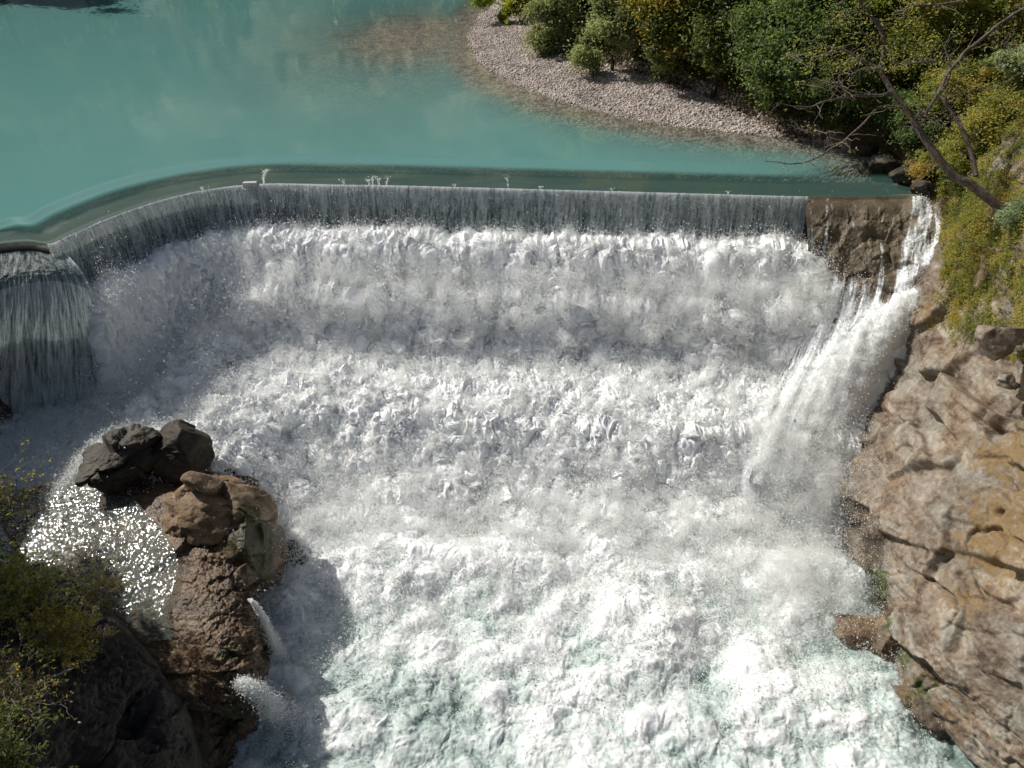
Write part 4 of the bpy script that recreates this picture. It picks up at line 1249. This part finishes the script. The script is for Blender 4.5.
branches = [
    ([(880, 70), (884, 50), (881, 30), (870, 14), (858, -4), (850, -22)], .11, .05, D0 + .5, -.6),
    ([(882, 72), (862, 60), (842, 50), (824, 46), (812, 40)], .10, .03, D0 + .5, .3),
    ([(976, 176), (970, 150), (958, 122), (946, 104), (938, 94)], .11, .06, D0 + .2, .6),
    ([(938, 94), (948, 74), (964, 54), (988, 34), (1014, 14), (1035, 2)], .09, .07, D0 + .8, .8),
    ([(924, 118), (934, 100), (948, 80), (950, 62), (944, 46)], .07, .03, D0 + .4, .2),
    ([(892, 92), (876, 96), (852, 96), (830, 100), (806, 108), (776, 102)], .07, .014, D0 + .4, -1.0),
    ([(906, 108), (880, 108), (858, 128), (836, 146), (812, 160), (790, 164), (766, 162)], .055, .012, D0 + .4, -1.6),
    ([(852, 100), (838, 84), (826, 86), (812, 88)], .03, .01, D0 + .1, -.3),
    ([(830, 100), (846, 78), (862, 68)], .03, .012, D0 + .1, -.3),
    ([(884, 44), (866, 34), (850, 20), (838, 2)], .05, .02, D0 + .3, -.5),
    ([(842, 50), (822, 56), (800, 58), (788, 54)], .03, .008, D0 + .7, -.4),
    ([(908, 112), (920, 112), (935, 118), (960, 116)], .045, .015, D0 + .4, .2),
    ([(946, 100), (960, 94), (980, 88), (1010, 82)], .04, .012, D0 + .6, .5),
    ([(836, 146), (822, 132), (800, 130)], .02, .006, D0 - .6, -.4),
    ([(988, 34), (1000, 44), (1020, 46)], .04, .015, D0 + 1.4, .3),
    ([(936, 62), (926, 62), (905, 64), (890, 62)], .05, .02, D0 + 1.2, .3),
    ([(1014, -14), (975, -2), (945, 4), (915, 6), (895, 12)], .09, .03, D0 + 1.6, -.4),
    ([(928, 142), (918, 130), (912, 122), (920, 108)], .04, .015, D0 + .3, -.2)]
ends = []
for i, (pts, r0, r1, d0, dd) in enumerate(branches):
    p = px_path(pts, d0, dd, 36, 10 + i, .016)
    b = Bag(); b.add(rel(tube(p, np.linspace(r0, r1, 36), 8)))
    b.build('branch', BARK, lt)
    ends.append(p)
g = np.random.default_rng(611)
tb = Bag()
tips = []
for i, p in enumerate(ends):
    for k in range(16):
        j = g.integers(8, 36)
        d = g.normal(0, 1, 3); d[2] += .15; d /= np.linalg.norm(d)
        L = g.uniform(.35, 1.3)
        w = wig_path(p[j], p[j] + d * L, 8, .16, i * 31 + k, .08)
        tb.add(rel(tube(w, np.linspace(.014, .004, 8), 4)))
        tips.append(w[-1]); tips.append(w[5])
tw = tb.build('twigs', TWIG, lt)
tw['kind'] = 'stuff'
tips = np.array(tips)
_d = tips[:, 1] * cp - (tips[:, 2] - CAM_Z) * sp_
_y = 384 - (tips[:, 1] * sp_ + (tips[:, 2] - CAM_Z) * cp) / _d * FPX
lt_ = np.concatenate([tips[_y < 70], tips[_y >= 70][::7]])
v, f, t = leaf_cloud(lt_ - o3, np.full(len(lt_), .3), np.full(len(lt_), 8), .055, 613)
raw_mesh('crown', v, f, LEAVES['yellow'], {'tone': t}, lt, smooth_shade=False)

# ------------------------------------------------------------------ shrubs on the near bank
def near_shrub(label, px, py, z, reach, nst, leaf, seed, lean, size=.055, leaves=5, spread=.5, name='shrub'):
    base = P(px, py, z)
    root = tag(empty(name, base), label, 'shrub')
    g = np.random.default_rng(seed)
    st = Bag(); cc = []
    nst = int(nst * 1.5); reach *= 1.15; leaves = int(leaves * 1.25)
    for i in range(nst):
        d = np.array(lean, float) + g.normal(0, spread, 3)
        d /= np.linalg.norm(d)
        L = reach * g.uniform(.5, 1.05)
        a = g.normal(0, .18, 3); a[2] = -.1
        p = wig_path(a, a + d * L, 14, .10, seed + i, .15)
        st.add(tube(p, np.linspace(.018, .005, 14), 5))
        for k in range(5):
            j = g.integers(4, 14)
            e = d + g.normal(0, .7, 3); e /= np.linalg.norm(e)
            w = wig_path(p[j], p[j] + e * L * g.uniform(.15, .38), 7, .14, seed * 3 + i * 7 + k, .05)
            st.add(tube(w, np.linspace(.009, .003, 7), 4))
            cc += [w[-1], w[4]]
        cc.append(p[-1])
    st.build('stems', TWIG, root)
    cc = np.array(cc)
    v, f, t = leaf_cloud(cc, np.full(len(cc), .13), np.full(len(cc), leaves), size, seed + 9, tone_j=.3)
    raw_mesh('foliage', v, f, LEAVES[leaf], {'tone': t}, root, smooth_shade=False)
    return root
near_shrub('leafy twig reaching out over the blue shaded water from the near bank', -40, 520, -3.6, 2.6, 12, 'olive', 701, (.9, .35, .45), .06, 3, .28)
near_shrub('thin shrub with a few leaves hanging in front of the glittering ledge', 30, 600, -4.2, 1.7, 12, 'willow', 702, (.6, .3, .6), .055, 3, .4)
near_shrub('dense yellow-green bush on the near bank below the twigs', 10, 600, -4.2, 1.5, 46, 'yellow', 703, (.1, .1, .9), .05, 6, .6)
near_shrub('olive bush on the near bank beside the shaded rock face', 60, 640, -4.5, 1.1, 40, 'olive', 704, (.2, .1, .8), .045, 5, .6)
near_shrub('dry half bare bush at the edge of the near bank', 0, 700, -3.2, 1.5, 40, 'olive', 705, (.4, .0, .7), .045, 2, .6)
near_shrub('dark leafy bush at the foot of the near bank corner', -10, 770, -2.8, 1.3, 40, 'dark', 706, (.2, 0, .8), .05, 5, .6)
near_shrub('grey twiggy bush creeping over the edge of the shaded rock face', 95, 590, -5.6, 1.0, 26, 'olive', 707, (.3, .0, .7), .04, 2, .7)
near_shrub('dark bush at the water end of the near bank, under the twig', -30, 560, -4.2, 1.3, 40, 'dark', 708, (.2, .2, .8), .05, 5, .6)

for (x, y, hgt, rx, sd, lab) in [(-60, 100, 18, 4.4, 811, 'tall dark tree on the far bank, its shade lying on the pool'), (-67, 99, 16, 4.6, 812, 'broad dark tree on the far bank, farther from the falls'), (-53, 106, 17, 4.2, 813, 'dark tree on the far bank, nearest the bay')]:
    make_tree('tree', lab, 'tree', np.array([x, y, ground_z(x, y) if False else .3]), hgt, rx, rx, 'dark', 60, 9000, .3, sd, crown_lo=.1, group='trees on the far bank')

# trees on the near bank outside the view; they shade the corner of the rocks
for (x, y, zz, hgt, rx, sd) in [(-22.5, 18.3, -1.5, 10.5, 3.0, 801)]:
    make_tree('tree', 'dark broadleaf tree standing on the near bank', 'tree', np.array([x, y, zz]), hgt, rx, rx, 'dark', 70, 14000, .16, sd, crown_lo=.2, group=None)

# ------------------------------------------------------------------ light, sky, camera
SUN_AZ, SUN_EL = math.radians(-61), math.radians(43)      # left of straight ahead
sun_dir = Vector((math.sin(SUN_AZ) * math.cos(SUN_EL), math.cos(SUN_AZ) * math.cos(SUN_EL), math.sin(SUN_EL)))
sl = bpy.data.lights.new('sun', 'SUN')
sl.energy = 4.2; sl.angle = math.radians(.53); sl.color = (1, .955, .89)
so = bpy.data.objects.new('sun', sl)
so.rotation_euler = (-sun_dir).to_track_quat('-Z', 'Y').to_euler()
so.location = (0, 0, 40)
COL.objects.link(so)
w = bpy.data.worlds.new('World'); scene.world = w; w.use_nodes = True
nt = w.node_tree; nt.nodes.clear()
sky = nt.nodes.new('ShaderNodeTexSky'); sky.sky_type = 'NISHITA'; sky.sun_disc = False
sky.sun_elevation = SUN_EL; sky.sun_rotation = SUN_AZ % (2 * math.pi)
sky.air_density = 1.0; sky.dust_density = 3.5; sky.ozone_density = 1.0
bg = nt.nodes.new('ShaderNodeBackground'); bg.inputs['Strength'].default_value = .052
ow = nt.nodes.new('ShaderNodeOutputWorld')
nt.links.new(sky.outputs[0], bg.inputs[0]); nt.links.new(bg.outputs[0], ow.inputs[0])

cam = bpy.data.cameras.new('camera')
cam.sensor_width = 36; cam.sensor_fit = 'HORIZONTAL'; cam.lens = 27.0; cam.clip_start = .1; cam.clip_end = 2000
co = bpy.data.objects.new('camera', cam)
co.location = (0, 0, CAM_Z); co.rotation_euler = (math.radians(90) - PITCH, 0, 0)
COL.objects.link(co); scene.camera = co

vs = scene.view_settings
vs.view_transform = 'Standard'; vs.look = 'None'; vs.gamma = 1; vs.exposure = 0.16; vs.use_curve_mapping = False
cy_ = scene.cycles
cy_.max_bounces = 7; cy_.volume_bounces = 3; cy_.diffuse_bounces = 4; cy_.glossy_bounces = 3; cy_.transmission_bounces = 4; cy_.transparent_max_bounces = 12
cy_.sample_clamp_indirect = 6; cy_.caustics_reflective = False; cy_.caustics_refractive = False
